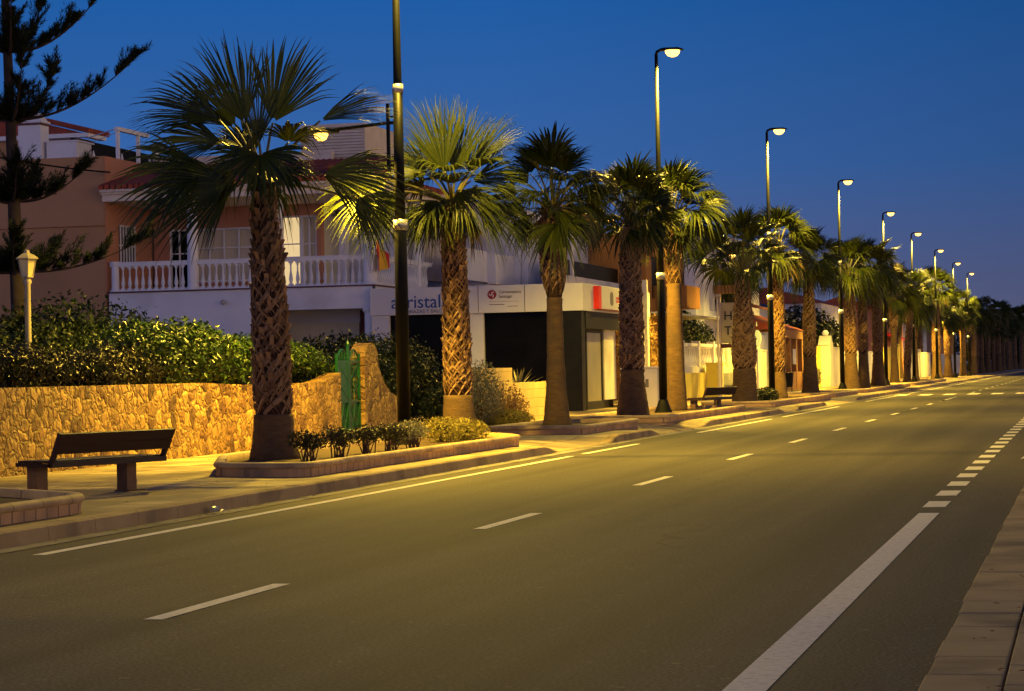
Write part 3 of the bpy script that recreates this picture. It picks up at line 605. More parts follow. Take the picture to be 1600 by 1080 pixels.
# ------------------------------------------------------------------ shrubs and hedges
def leaf_cloud(mb, lumps, count, size, rn, inner=.62, aspect=2.2, flat=.0):
    """lumps: (centre, radii) ellipsoids; rhombic leaves near their skins"""
    rg = np.random.RandomState(rn.randint(0, 10**6)); vol = np.array([l[1][0]*l[1][1]*l[1][2] for l in lumps])**.67; pr = vol/vol.sum()
    count = int(count*1.15); k = rg.choice(len(lumps), count, p=pr); C_ = np.array([l[0] for l in lumps])[k]; Ra = np.array([l[1] for l in lumps])[k]
    d = rg.normal(size=(count, 3)); d /= np.linalg.norm(d, axis=1)[:, None]
    rad_ = inner+(1.06-inner)*rg.rand(count)**.6
    q_ = C_+d*Ra; cl = np.sin(q_[:, 0]*7.3+1)*np.sin(q_[:, 1]*5.1+k*.7)*np.sin(q_[:, 2]*8.7+2)+.6*np.sin(q_[:, 1]*13+q_[:, 2]*11)*np.sin(q_[:, 2]*17-q_[:, 1]*6)
    rad_ += .085*cl+.04*rg.normal(size=count)+(rg.rand(count) < .015)*rg.uniform(.05, .2, count)
    P = C_+d*Ra*rad_[:, None]
    nr = d+rg.normal(size=(count, 3))*.75; nr /= np.linalg.norm(nr, axis=1)[:, None]
    a = np.cross(nr, rg.normal(size=(count, 3))); a /= np.linalg.norm(a, axis=1)[:, None]; b = np.cross(nr, a)
    s_ = size*rg.choice([.55, .8, 1.0, 1.25, 1.6], count, p=[.25, .25, .22, .18, .10])[:, None]*rg.uniform(.85, 1.15, count)[:, None]
    v = np.stack([P-a*s_, P-b*s_/aspect+nr*s_*.15, P+a*s_, P+b*s_/aspect+nr*s_*.15], 1).reshape(-1, 3)
    base = mb.n; mb.v.append(v); idx = np.arange(count)*4+base; mb.f += [(i, i+1, i+2, i+3) for i in idx.tolist()]; mb.n += len(v)
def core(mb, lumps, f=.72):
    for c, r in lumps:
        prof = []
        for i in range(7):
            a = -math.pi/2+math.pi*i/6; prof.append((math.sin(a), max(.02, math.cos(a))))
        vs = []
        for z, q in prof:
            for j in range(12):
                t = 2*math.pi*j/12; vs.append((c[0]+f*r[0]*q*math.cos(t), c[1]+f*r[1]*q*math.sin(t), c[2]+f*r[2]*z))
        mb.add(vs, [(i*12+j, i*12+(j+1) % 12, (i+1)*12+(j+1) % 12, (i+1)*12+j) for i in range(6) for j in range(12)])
def bush(name, label, cat, lumps, count, size, leafm, seed, twigs=0, inner=.62, group=None, base=None, corem='leaf_shade_core', cf=.55):
    rn = random.Random(seed); bx = base or (lumps[0][0][0], lumps[0][0][1], .14)
    lumps = [((c[0]-bx[0], c[1]-bx[1], c[2]-bx[2]), r) for c, r in lumps]
    o = empty(name, bx, label, cat, group); lf = MB(); leaf_cloud(lf, lumps, count, size, rn, inner); lf.build('foliage', leafm, o, recalc=False)
    st = MB()
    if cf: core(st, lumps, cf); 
    if cf: st.build('inner_shade_core', corem, o, smooth=True)  # solid near-black ellipsoids stand in for the shade deep in the foliage
    if twigs:
        tw = MB()
        for i in range(twigs):
            c, r = rn.choice(lumps); e = Vector((c[0]+r[0]*rn.uniform(-.7, .7), c[1]+r[1]*rn.uniform(-.7, .7), c[2]+r[2]*rn.uniform(-.2, .7))); s0 = Vector((c[0]+rn.uniform(-.05, .05), c[1]+rn.uniform(-.05, .05), 0))
            mid = s0.lerp(e, .45)+Vector((rn.uniform(-.04, .04), rn.uniform(-.04, .04), .03)); tw.tube([s0, mid, e], [.012, .008, .004], 4)
        tw.build('stems', 'twig', o)
    return o
def lump_row(x, y0, y1, z0, ztops, rx, step=.75, seed=0):
    rn = random.Random(seed); out = []; y = y0; n = int((y1-y0)/step)
    for i in range(n+1):
        t = i/max(1, n); zt = float(np.interp(t, np.linspace(0, 1, len(ztops)), ztops)); yy = y0+(y1-y0)*t
        out.append(((x+rn.uniform(-.1, .1), yy, (z0+zt)/2), (rx*rn.uniform(.9, 1.1), step*rn.uniform(.8, 1.1), (zt-z0)/2*rn.uniform(.95, 1.06))))
        out.append(((x-.5, yy+.3, (z0+zt)/2-.05), (rx, step, (zt-z0)/2*.95)))
        out.append(((x+.12+rn.uniform(-.1, .1), yy+step*.5, z0+(zt-z0)*rn.uniform(.35, .6)), (rx*.85, step*.7, (zt-z0)*.38)))
    return out
bush('hedge', 'dull olive clipped hedge behind the stone wall at the left edge', 'hedge', lump_row(-14.75, 24.5, 31.6, 1.15, [1.95, 2.05, 2.0, 1.95], .55, .7, 1), 26000, .032, 'leaf_olive', 31, inner=.5)
bush('hedge', 'small rounded olive hedge between the left hedge and the big bright green one', 'hedge', lump_row(-14.7, 32.6, 34.6, 1.12, [1.85, 1.98, 1.9], .55, .6, 2), 12000, .032, 'leaf_olive', 32, inner=.5)
bush('hedge', 'big glossy bright green hedge overhanging the stone wall left of the nearest palm', 'hedge', lump_row(-14.8, 35.2, 39.3, 1.08, [2.30, 2.42, 2.40, 2.25, 1.95], .72, .7, 3), 26000, .046, 'leaf_hedge', 33, inner=.5)
bush('hedge', 'bright green hedge between the nearest palm and the green gate', 'hedge', lump_row(-14.8, 40.2, 43.4, 1.35, [2.2, 2.15, 2.05, 1.7], .6, .7, 4), 16000, .040, 'leaf_hedge', 34, inner=.5)
bush('shrub', 'dark spreading shrub with ragged shoots in front of the pink villa', 'shrub', lump_row(-18.0, 37.5, 43.5, .6, [2.5, 2.9, 3.0, 2.85, 2.4], 1.0, 1.1, 5), 20000, .05, 'leaf_dark', 35, inner=.5)
bush('shrub', 'dark low shrub behind the white garden lantern at the left edge', 'shrub', lump_row(-18.8, 33.0, 37.5, .6, [2.7, 2.6, 2.55], .9, 1.1, 6), 12000, .05, 'leaf_dark', 36, inner=.5)
bush('shrub', 'dark tall shrub behind the green gate, under the villa corner column', 'shrub', lump_row(-17.6, 52.5, 57, .3, [2.3, 2.35, 2.5, 2.4], .8, 1.0, 7), 14000, .055, 'leaf_dark', 37, inner=.5)
bush('shrub', 'black-green shrub behind the nearest lamp pole, beside the end of the stone wall', 'shrub', lump_row(-14.9, 46.6, 51.5, .15, [1.7, 2.2, 2.4, 2.1], .7, .9, 8), 18000, .045, 'leaf_dark', 38, inner=.5)
bush('shrub', 'reddish dark shrub low beside the second palm trunk', 'shrub', [((-13.6, 49.5, .65), (.5, 1.1, .5))], 2500, .04, 'leaf_dark', 39)
bush('shrub', 'grey-green twiggy shrub right of the second palm trunk', 'shrub', [((-13.3, 51.3, .95), (.45, .7, .75)), ((-13.4, 52.2, .7), (.4, .6, .6))], 3200, .035, 'leaf_grey', 40, 30, inner=.3, cf=0)
bush('shrub', 'dry reddish bush leaning on the ochre block wall', 'shrub', [((-13.4, 54.2, .65), (.4, .9, .5)), ((-13.5, 55.4, .5), (.35, .6, .35))], 1800, .032, 'leaf_dry', 41, 40, inner=.2, cf=0)
bush('shrub', 'yellow grassy mound below the dry bush by the ochre wall', 'shrub', [((-13.1, 53.0, .28), (.5, 1.2, .24))], 3000, .035, 'grass_yellow', 42)
for i, (x, y, s_, lb) in enumerate([(-10.3, 30.2, 1.0, 'clipped small shrub touching the right of the nearest palm foot'), (-10.35, 31.7, 1.12, 'second clipped small shrub from the nearest palm'),
        (-10.35, 33.1, 1.0, 'third clipped small shrub, in front of the green gate'), (-10.3, 34.1, 1.0, 'fourth clipped small shrub in the long planter'), (-10.3, 35.3, 1.12, 'small shrub with open stems just left of the nearest lamp base')]):
    bush('small_shrub', lb, 'shrub', [((x, y, .53), (.22*s_, .32*s_, .14*s_)), ((x+.05, y+.2, .50), (.2, .25, .12))], 1100, .022, 'leaf_olive' if i < 4 else 'leaf_grey', 50+i, 16, inner=.35, base=(x, y, .22), cf=0, group='small shrubs in the long planter')
bush('small_shrub', 'low bushy yellow-green shrub between the nearest lamp base and second palm', 'shrub', [((-10.6, 38.3, .45), (.35, .55, .22)), ((-10.5, 39.3, .42), (.35, .5, .2)), ((-10.55, 40.1, .38), (.3, .4, .17))], 3600, .026, 'grass_yellow', 60, 20, inner=.3, base=(-10.6, 38.3, .22), cf=.4, group='small shrubs in the long planter')
bush('shrub', 'dark clump of weeds at the foot of the sixth and seventh palms', 'shrub', [((-10.9, 81.5, .42), (.4, 1.2, .26))], 1200, .045, 'leaf_dark', 61)
bush('shrub', 'dark tree-like shrub in front of the arcaded white house, behind its balustrade', 'shrub', [((-18.3, 106, 2.9), (.9, 3.0, 1.2)), ((-18.0, 110, 2.6), (.8, 2.5, 1.0))], 6000, .08, 'leaf_dark', 62)
bush('shrub', 'brown dry climbing plant beside the white blade sign of the shop', 'shrub', [((-16.3, 86.5, 2.1), (.8, 1.6, 1.5))], 2600, .07, 'leaf_dry', 63)
bush('shrub', 'dark garden tree crown above the far yellow wall', 'shrub', [((-17.5, 150, 3.0), (2.0, 7, 2.2)), ((-17.5, 160, 2.6), (1.8, 6, 1.8))], 6000, .13, 'leaf_dark', 64)
bush('shrub', 'flowering shrub in front of the far yellow wall, left of its gate pier', 'shrub', [((-14.8, 130, .8), (.4, 2.4, .6))], 1500, .06, 'leaf_grey', 65)
bush('distant_trees', 'x', 'trees', [((-6+i*2.4-(i % 3)*3, 520+i*9, 3.6), (5, 9, 4.2+(i % 4)*.7)) for i in range(-5, 12)], 24000, .32, 'leaf_dark', 66)
dt = bpy.data.objects['distant_trees']; dt['kind'] = 'stuff'; dt['label'] = 'dark wood closing the far end of the street'

# ------------------------------------------------------------------ araucaria
def araucaria():
    rn = random.Random(8); o = empty('norfolk_pine', (-19.2, 40, 0), 'tall Norfolk pine with tiered upswept branches at the left edge', 'pine tree')
    b = MB(); b.tube([(.12, 0, 0), (.06, 0, 3), (-.02, 0, 6), (-.1, 0, 9), (-.1, 0, 12.5)], [.17, .14, .10, .075, .04], 10); b.build('trunk', 'pine_bark', o, smooth=True)
    br = MB(); nd = MB()
    def spray(p, d, L_):
        nonlocal nd
        k = 34; d = d.normalized(); x = d.orthogonal().normalized(); y = d.cross(x)
        for i in range(k):
            t = rn.uniform(.05, 1); a = rn.uniform(0, 6.28); q = p+d*L_*t; s_ = (x*math.cos(a)+y*math.sin(a)); ln = .125*(1.15-t*.6)
            e = q+(s_*.75+d*.9)*ln; w_ = s_.cross(d)*.0085; nd.add([tuple(q-w_), tuple(q+w_), tuple(e+w_*.3), tuple(e-w_*.3)], [(0, 1, 2, 3)])
    def limb(z0, az, L_, rise, curve=1.0):
        hd = Vector((math.cos(az), math.sin(az), 0)); n = 14; pts = []
        for i in range(n+1):
            t = i/n; zz = rise*(t**1.7 if curve > 0 else t); pts.append(Vector((-.02, 0, z0))+hd*L_*t+Vector((0, 0, zz-.10*math.sin(t*3.14))))
        br.tube(pts, [.035*(1-i/n*.85) for i in range(n+1)], 5)
        for i in range(4, n*8):
            t = i/(n*8); 
            if (t > .70 and t < .80) or rn.random() < .55: continue
            j = min(n-1, int(t*n)); p = pts[j].lerp(pts[j+1], t*n-j); tg = (pts[j+1]-pts[j]).normalized()
            side = hd.cross(Vector((0, 0, 1)))*rn.uniform(-1.1, 1.1)
            ln = rn.choice((.18, .25, .34, .5, .62))*rn.uniform(.8, 1.1)*(1.1-.45*t)*(.5 if t < .12 else 1)
            d = tg*.55+Vector((0, 0, rn.uniform(.5, 1.0)))+side; br.tube([p, p+d.normalized()*ln], [.008, .003], 3, False)
            for q in range(2): spray(p+d.normalized()*ln*.1*q, d+Vector((rn.uniform(-.15, .15), rn.uniform(-.15, .15), 0)), ln*1.1)
        for q in range(8): spray(pts[-1]-(pts[-1]-pts[-2])*q*.35, (pts[-1]-pts[-2])+Vector((0, 0, .03*q)), .3)
    ra = math.atan2(CR.y, CR.x)
    for z0, Ls, rise in ((1.9, 2.2, .4), (3.45, 2.45, .55), (4.75, 1.35, .55), (6.25, 2.4, 1.15), (7.5, 1.8, 1.15), (8.8, 1.6, 1.0), (10.0, 1.2, .9)):
        for k in range(5):
            az = ra+k*math.pi*.4+rn.uniform(-.12, .12)*(k != 0); limb(z0+rn.uniform(-.05, .05)*(k != 0), az, Ls*(1 if k == 0 else rn.uniform(.55, .8)), rise)
    br.build('branches', 'pine_bark', o); nd.build('needles', 'pine_needle', o, recalc=False)
araucaria()

# ------------------------------------------------------------------ garden wall, gate, block wall
def wallprof(y):
    if y < 38: return 1.32
    if y < 42.0: return 1.27
    return 1.27+.18*((y-42.0)/1.3)**1.5
g = MB(); ys = [16]+[18+i*2 for i in range(11)]+[40, 41, 42, 42.4, 42.8, 43.1, 43.3]
for a, b in zip(ys[:-1], ys[1:]):
    za, zb = wallprof(a), wallprof(b); v = [(-14.0, a, 0), (-14.35, a, 0), (-14.35, a, za), (-14.0, a, za), (-14.0, b, 0), (-14.35, b, 0), (-14.35, b, zb), (-14.0, b, zb)]
    g.add(v, [(0, 4, 7, 3), (3, 7, 6, 2), (2, 6, 5, 1)]+([(0, 3, 2, 1)] if a == 16 else [])+([(4, 5, 6, 7)] if b == 43.3 else []))
thing_at('stone_wall', g, 'crazy_stone', 'long ochre crazy-stone garden wall behind the benches, running left from the green gate', 'wall', recalc=True)
g = MB(); prof = [(44.85, 0), (44.85, 1.62)]+[(45.35-.5*math.cos(R(a)), 1.62+.42*math.sin(R(a))) for a in (20, 45, 70, 90, 115, 140)]+[(45.85, 1.55), (46.2, 1.22), (46.7, 1.0), (47.4, .9), (47.9, .88), (47.9, 0)]
g.prism(prof[::-1], 'x', -14.0, -14.32)
thing_at('stone_wall', g, 'crazy_stone', 'short ochre crazy-stone wall with a rounded pier, right of the green gate', 'wall')
o = empty('garden_gate', (-14.1, 43.35, .14), 'green metal garden gate with lattice top between the stone walls', 'gate')
for nm, y0, y1, sx in (('gate_leaf', 0.0, .72, 0), ('gate_leaf', .76, 1.46, 0)):
    b = MB()
    for y in (y0, y1-.05): b.box(-.025, .025, y, y+.05, .05, 1.55 if (y == y0) == (y0 > .5) else 1.68)
    for z in (.05, .72, 1.5): b.box(-.02, .02, y0+.05, y1-.05, z, z+.045)
    if y0 < .5: b.box(-.012, .012, y0+.05, y1-.05, .75, 1.5); b.box(-.03, -.018, y0+.05, y1-.05, .1, .72)
    else: b.box(-.03, -.018, y0+.05, y1-.05, .1, .72)
    for s_ in (-1, 1):
        a, c = (y0+.06, y1-.06) if s_ > 0 else (y1-.06, y0+.06); b.bar((.02, a, .1), (.02, (a+c)/2, .70), .018); b.bar((.02, (a+c)/2, .12), (.02, c, .66), .018)
        b.bar((.012, a, .78), (.012, c, 1.15), .014); b.bar((.012, a, 1.15), (.012, c, 1.5), .014)
    for k in range(1, 5): y = y0+(y1-y0)*k/5; b.bar((0, y, .75), (0, y, 1.52), .016)
    n = 8; arc = [(.0, y0+(y1-y0)*k/n, 1.54+.22*math.sin(math.pi*k/n)) for k in range(n+1)]; b.tube(arc, .018, 5)
    for k in range(1, 7): b.bar((0, y0+(y1-y0)*k/7, 1.52), (0, y0+(y1-y0)*k/7, 1.54+.22*math.sin(math.pi*k/7)), .012)
    leafo = b.build(nm, 'green_metal', o)
b = MB(); b.bar((0, .74, .05), (0, .74, 1.85), .05); b.lathe([(0, .03), (.05, .045), (.10, .02), (.13, .004)], (0, .74, 1.82), 8); b.build('centre_post', 'green_metal', o)
g = MB(); g.box(-14.0, -14.25, 54.0, 61.6, 0, 1.12); g.box(-14.0, -14.25, 54.0, 57.2, 1.12, 1.50); g.box(-13.985, -14.27, 61.6, 61.8, 0, 1.14)
thing_at('block_wall', g, 'ochre_block', 'low ochre block wall stepping down in front of the shop window', 'wall')
g = MB(); g.tube([(-14.12, 54.1, 1.53), (-14.12, 57.1, 1.53)], .03, 6)

# ------------------------------------------------------------------ white garden lantern
o = empty('garden_lantern', (-17.05, 36, 0), 'unlit cream post lantern above the hedge at the left edge', 'lantern')
b = MB(); b.lathe([(0, .07), (.5, .055), (3.0, .05), (3.05, .075), (3.1, .055), (3.14, .04)], n=12); b.build('post', 'lantern_cream', o, smooth=True)
b = MB(); b.lathe([(3.14, .10), (3.42, .155)], n=6); b.build('lantern_glass', 'lantern_glass', o)
b = MB(); b.lathe([(3.42, .20), (3.44, .205), (3.50, .12), (3.53, .05), (3.56, .045), (3.58, .02)], n=6); b.lathe([(3.12, .11), (3.145, .11)], n=6)
for k in range(6): a = math.pi*2*k/6; b.bar((.10*math.cos(a), .10*math.sin(a), 3.14), (.16*math.cos(a), .16*math.sin(a), 3.43), .014)
b.build('cap', 'lantern_cream', o)

# ------------------------------------------------------------------ benches
def bench():
    o = empty('bench', (0, 0, 0), 'x', 'bench', 'wooden benches on the pavement')
    L_ = 1.8   # local: y along the bench, -x the seat side
    for y in (.12, L_-.28):
        b = MB(); b.box(-.46, -.30, y, y+.16, 0, .34); b.box(-.5, -.26, y-.01, y+.26, 0, .012); b.build('leg', 'bench_concrete', o, bevel=.008)
    for y in (0, L_-.05):
        b = MB(); b.bar((-.50, y+.02, .36), (.02, y+.02, .35), .05, .04); b.bar((.0, y+.02, .34), (.16, y+.02, .70), .05, .045); b.build('side_frame', 'wood_dark', o)
    b = MB()
    for k in range(4): x = -.47+k*.125; b.box(x, x+.105, .0, L_, .375, .405)
    b.build('seat', 'wood_dark', o, bevel=.006)
    b = MB(); b.box(.0, .05, 0, L_, .33, .385); 
    for t0, t1 in ((.40, .695), (.71, 1.0)):
        p0 = (.16*t0, .34+.36*t0); p1 = (.16*t1, .34+.36*t1)
        b.add([(p0[0]-.0, 0, p0[1]), (p0[0]+.03, 0, p0[1]-.012), (p1[0]+.03, 0, p1[1]-.012), (p1[0], 0, p1[1]), (p0[0], L_, p0[1]), (p0[0]+.03, L_, p0[1]-.012), (p1[0]+.03, L_, p1[1]-.012), (p1[0], L_, p1[1])],
              [(0, 1, 2, 3), (7, 6, 5, 4), (1, 5, 6, 2), (0, 3, 7, 4), (3, 2, 6, 7), (0, 4, 5, 1)])
    b.build('backrest', 'wood_dark', o)
    return o
B0 = bench(); B0.location = (-10.82, 23.3, .14); B0.rotation_euler.z = R(-20)
tag(B0, 'dark wooden bench seen from behind, facing the stone wall at the left edge')
B1 = copy_tree(B0); B1.location = (-10.75, 66.7, .14); B1.rotation_euler.z = R(-20)
tag(B1, 'small far wooden bench in front of the thick-trunked sixth palm')

# ------------------------------------------------------------------ villa
def baluster(mb, x, y, z0, h, r=.06):
    mb.box(x-r, x+r, y-r, y+r, z0, z0+.05); mb.box(x-r*.9, x+r*.9, y-r*.9, y+r*.9, z0+h-.05, z0+h)
    mb.lathe([(.05, r*.6), (h*.14, r*.75), (h*.26, r*1.08), (h*.42, r*.78), (h*.6, r*.42), (h*.85, r*.38), (h-.09, r*.7), (h-.05, r*.6)], (x, y, z0), 8)
bal_proto = {}
def add_baluster(parent, x, y, z0, h, mt='white_paint', r=.06):
    key = (round(h, 2), mt, r)
    if key not in bal_proto:
        b = MB(); baluster(b, 0, 0, 0, h, r); q = b.build('baluster', mt, parent); bal_proto[key] = q.data; q.location = (x, y, z0); return q
    q = bpy.data.objects.new('baluster', bal_proto[key]); col.objects.link(q); q.parent = parent; q.location = (x, y, z0); return q
V = empty('villa', (-28.7, 66, 0), 'salmon and tan villa with white balustraded balcony and roof terrace', 'house')
def vp(mb, name, mt, parent=V, **k):
    for a in mb.v: a -= np.array([-28.7, 66, 0])
    q = mb.build(name, mt, parent, **k); return q
g = MB(); g.box(-38, -28.7, 66, 80, 0, 8.15); vp(g, 'tan_wall', 'tan_plaster')
g = MB(); g.box(-38.1, -28.66, 65.9, 66.0, 6.05, 6.09); vp(g, 'string_course', 'tan_plaster')
g = MB(); facade(g, 'x', -28.69, 66.003, 69.6, 4.0, 8.15, .02, [(67.0, 68.1, 4.9, 6.1)]); vp(g, 'side_wall', 'salmon_plaster')
g = MB(); g.box(-28.68, -28.66, 66.98, 68.12, 4.88, 6.12); q = vp(g, 'window', 'dark_glass'); 
b = MB()
for y in np.linspace(67.0, 68.1, 6): b.box(-28.64, -28.60, y-.02, y+.02, 4.85, 6.1)
for z in (4.85, 5.5, 6.1): b.box(-28.65, -28.6, 66.95, 68.15, z-.025, z+.025)
vp(b, 'window_bars', 'white_paint', q)
g = MB(); facade(g, 'y', 69.6, -28.6, -23.05, 4.0, 6.75, .3, [(-28.1, -27.45, 4.02, 6.1), (-27.25, -25.3, 4.4, 6.1), (-24.4, -23.2, 4.02, 6.4)]); vp(g, 'loggia_wall', 'salmon_plaster')
def window(x0, x1, z0, z1, y, glass, nb, lab, shut=None, frame='white_paint', parent=V):
    g = MB(); g.box(x0, x1, y+.16, y+.2, z0, z1); q = vp(g, 'window', glass, parent); b = MB(); wd = .06
    b.box(x0, x0+wd, y+.06, y+.14, z0, z1); b.box(x1-wd, x1, y+.06, y+.14, z0, z1); b.box(x0+wd, x1-wd, y+.06, y+.14, z1-wd, z1); b.box(x0+wd, x1-wd, y+.06, y+.14, z0, z0+wd)
    for k in range(1, nb): x = x0+(x1-x0)*k/nb; b.box(x-.025, x+.025, y+.07, y+.13, z0+wd, z1-wd)
    b.box(x0+wd, x1-wd, y+.075, y+.125, z0+(z1-z0)*.62, z0+(z1-z0)*.62+.04); vp(b, 'frame', frame, q); return q
window(-28.1, -27.45, 4.02, 6.1, 69.6, 'dark_glass', 2, ''); window(-27.25, -25.3, 4.4, 6.1, 69.6, 'curtain', 4, ''); window(-24.4, -23.72, 4.02, 6.4, 69.6, 'lit_curtain', 1, ''); window(-23.72, -23.2, 4.02, 6.4, 69.6, 'curtain', 2, '')
g = MB(); g.box(-25, -20.6, 70.6, 70.8, 4.0, 6.75); vp(g, 'recess_wall', 'white_plaster')
# floor slab, lower walls
g = MB(); g.box(-28.6, -20.3, 66.0, 72.6, 3.72, 4.0); g.box(-28.6, -23.9, 66.0, 66.3, 0, 3.72); g.box(-23.9, -20.3, 65.98, 66.2, 3.35, 4.0); g.box(-20.6, -20.28, 66.2, 72.6, 3.35, 3.99); vp(g, 'lower_wall', 'white_plaster')
g = MB(); g.box(-28.62, -20.22, 65.92, 66.28, 4.003, 4.04); g.box(-20.5, -20.22, 66.28, 72.6, 4.003, 4.04); vp(g, 'trim', 'dark_red_trim')
g = MB(); g.box(-23.9, -20.9, 68.4, 68.6, 0, 3.7); vp(g, 'recessed_wall', 'white_plaster')
g = MB(); g.box(-23.6, -21.4, 68.1, 68.38, 2.2, 3.0); 
for k in range(14): a = -23.6+k*2.2/14; g.box(a, a+2.2/14-.01, 68.05, 68.1, 2.25+.05*math.sin(k*1.3), 2.6)
vp(g, 'awning', 'curtain')
g = MB(); g.box(-21.4, -20.9, 68.2, 68.39, 0, 3.35); vp(g, 'doorway', 'dark_red_trim')
for (x, y, z0, z1, r) in ((-25.95, 66.15, 4.04, 6.75, .17), (-23.22, 66.15, 4.04, 6.75, .15), (-20.42, 66.15, 4.04, 6.75, .2), (-20.42, 71.1, 4.04, 6.75, .15), (-20.45, 66.2, 0, 3.35, .19), (-28.45, 66.15, 4.04, 4.95, .12), (-20.42, 68.6, 4.04, 4.95, .13)):
    b = MB(); h = z1-z0; b.lathe([(0, r*1.2), (.08, r*1.2), (.1, r), (h-.14, r*.92), (h-.1, r*1.15), (h, r*1.3)], (x, y, z0), 16); vp(b, 'column' if h > 1.5 else 'balustrade_post', 'white_paint', smooth=False)
g = MB(); g.box(-28.6, -20.34, 66.08, 66.24, 4.80, 4.90); g.box(-28.6, -20.34, 66.05, 66.27, 4.90, 4.93); g.box(-20.5, -20.34, 66.24, 72.6, 4.80, 4.90); g.box(-20.53, -20.31, 66.27, 72.6, 4.90, 4.93)
g.box(-28.6, -20.34, 66.08, 66.24, 4.04, 4.09); g.box(-20.5, -20.34, 66.24, 72.6, 4.04, 4.09)
bl = vp(g, 'balustrade', 'white_paint')
x = -28.2
while x < -20.7:
    if min(abs(x+25.95), abs(x+23.22)) > .24: add_baluster(bl, x+28.7, .16, 4.09, .71)
    x += .213
y = 66.6
while y < 72.3:
    if min(abs(y-71.1), abs(y-68.6)) > .2: add_baluster(bl, -20.42+28.7, y-66, 4.09, .71)
    y += .213
# roof slab, mouldings, tiles
g = MB(); g.box(-28.66, -20.1, 65.75, 72.6, 6.75, 6.95); g.box(-28.66, -20.0, 65.65, 72.6, 6.95, 7.02); g.box(-28.66, -19.9, 65.55, 72.6, 7.02, 7.10); vp(g, 'roof_slab', 'cream_stone')
g = MB(); k = 0; x = -28.6
while x < -20.0:
    g.tube([(x, 65.5, 7.16), (x, 69.6, 8.05)], .085, 6); x += .19
g.add([(-28.6, 65.6, 7.104), (-19.95, 65.6, 7.104), (-19.95, 69.6, 7.98), (-28.6, 69.6, 7.98)], [(0, 1, 2, 3)])
vp(g, 'tile_roof', 'roof_tile')
g = MB(); y = 66.0
while y < 72.6: g.tube([(-19.85, y, 7.16), (-21.6, y, 7.55)], .085, 6); y += .19
vp(g, 'tile_roof', 'roof_tile')
g = MB(); g.box(-28.6, -22.7, 69.7, 70.0, 7.1, 8.3); g.box(-28.6, -22.7, 69.68, 70.02, 8.3, 8.38); g.box(-21.9, -21.6, 69.7, 72.6, 7.1, 8.2); vp(g, 'roof_parapet', 'cream_stone')
g = MB(); g.box(-23.95, -21.85, 70.5, 74, 8.0, 9.3); 
for k in range(13): g.box(-23.97, -21.83, 70.42, 70.5, 8.05+k*.095, 8.11+k*.095)
vp(g, 'attic_shed', 'cream_stone')
# street-facing upper wall
g = MB(); facade(g, 'x', -22.6, 70.0, 72.6, 4.0, 6.75, .2, [(70.4, 71.6, 4.02, 6.2)]); vp(g, 'street_wall', 'white_plaster')
g = MB(); g.box(-22.55, -22.5, 70.4, 71.6, 4.02, 6.2); vp(g, 'window', 'dark_glass')
g = MB(); g.box(-24, -20.6, 72.3, 72.6, 0, 6.7); vp(g, 'end_wall', 'white_plaster')
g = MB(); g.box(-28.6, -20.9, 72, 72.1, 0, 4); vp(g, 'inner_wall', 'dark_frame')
# roof terrace: chimney, white box wall, red-tiled penthouse, pergola frame, flue, netting
g = MB(); g.box(-32.05, -31.3, 67.2, 67.8, 8.1, 9.40); g.box(-32.09, -31.26, 67.16, 67.84, 9.40, 9.46); g.prism([(-32.05, 9.46), (-31.3, 9.46), (-31.47, 9.75), (-31.88, 9.75)], 'y', 67.25, 67.75); g.box(-31.80, -31.55, 67.35, 67.65, 9.75, 9.83)
q = vp(g, 'chimney', 'white_plaster'); g = MB(); g.box(-32.10, -31.25, 67.15, 67.85, 9.33, 9.385); vp(g, 'chimney_trim', 'dark_red_trim', q)
g = MB(); g.box(-31.2, -30.2, 67.4, 69.5, 8.15, 8.78); g.box(-31.2, -30.15, 67.36, 69.52, 8.78, 8.83); vp(g, 'terrace_wall', 'white_plaster')
g = MB(); g.box(-38.5, -32.6, 73, 74.2, 8.15, 9.5); vp(g, 'penthouse_wall', 'tan_plaster')
g = MB(); g.box(-38.5, -32.4, 72.7, 72.98, 9.5, 9.64); g.box(-32.4, -32.15, 72.7, 74.2, 9.5, 9.64); vp(g, 'penthouse_eave', 'white_paint')
g = MB(); y = 72.7
while y < 74.5: g.tube([(-32.1, y, 9.70), (-35.5, y, 10.58)], .09, 6); y += .2
g.add([(-32.2, 72.6, 9.65), (-35.5, 72.6, 10.51), (-35.5, 74.5, 10.51), (-32.2, 74.5, 9.65)], [(0, 1, 2, 3)]); g.add([(-38.8, 72.6, 9.65), (-35.5, 72.6, 10.51), (-35.5, 74.5, 10.51), (-38.8, 74.5, 9.65)], [(0, 3, 2, 1)])
g.add([(-38.7, 72.75, 9.63), (-32.3, 72.75, 9.63), (-35.5, 72.75, 10.48)], [(0, 1, 2)]); vp(g, 'penthouse_roof', 'roof_tile')
g = MB(); g.box(-33.4, -32.7, 72.9, 72.98, 8.2, 9.3); vp(g, 'penthouse_door', 'dark_glass')
g = MB()
for (x, y) in ((-28.85, 67.45), (-28.85, 69.05)): g.box(x-.05, x+.05, y-.05, y+.05, 8.15, 9.05)
g.box(-28.92, -28.78, 67.35, 69.8, 9.05, 9.17)
vp(g, 'pergola_frame', 'white_paint')
g = MB(); g.bar((-32.2, 72.7, 9.45), (-28.9, 67.45, 9.12), .03); g.bar((-32.2, 72.7, 9.25), (-28.9, 67.45, 9.0), .02); vp(g, 'clothes_line', 'white_paint')
g = MB(); g.lathe([(0, .12), (.55, .12)], (-28.9, 70.6, 8.15), 10); g.lathe([(.62, .32), (.66, .3), (.80, .04)], (-28.9, 70.6, 8.15), 10); g.bar((-28.9, 70.6, 8.6), (-28.9, 70.6, 8.85), .04); vp(g, 'flue', 'steel')
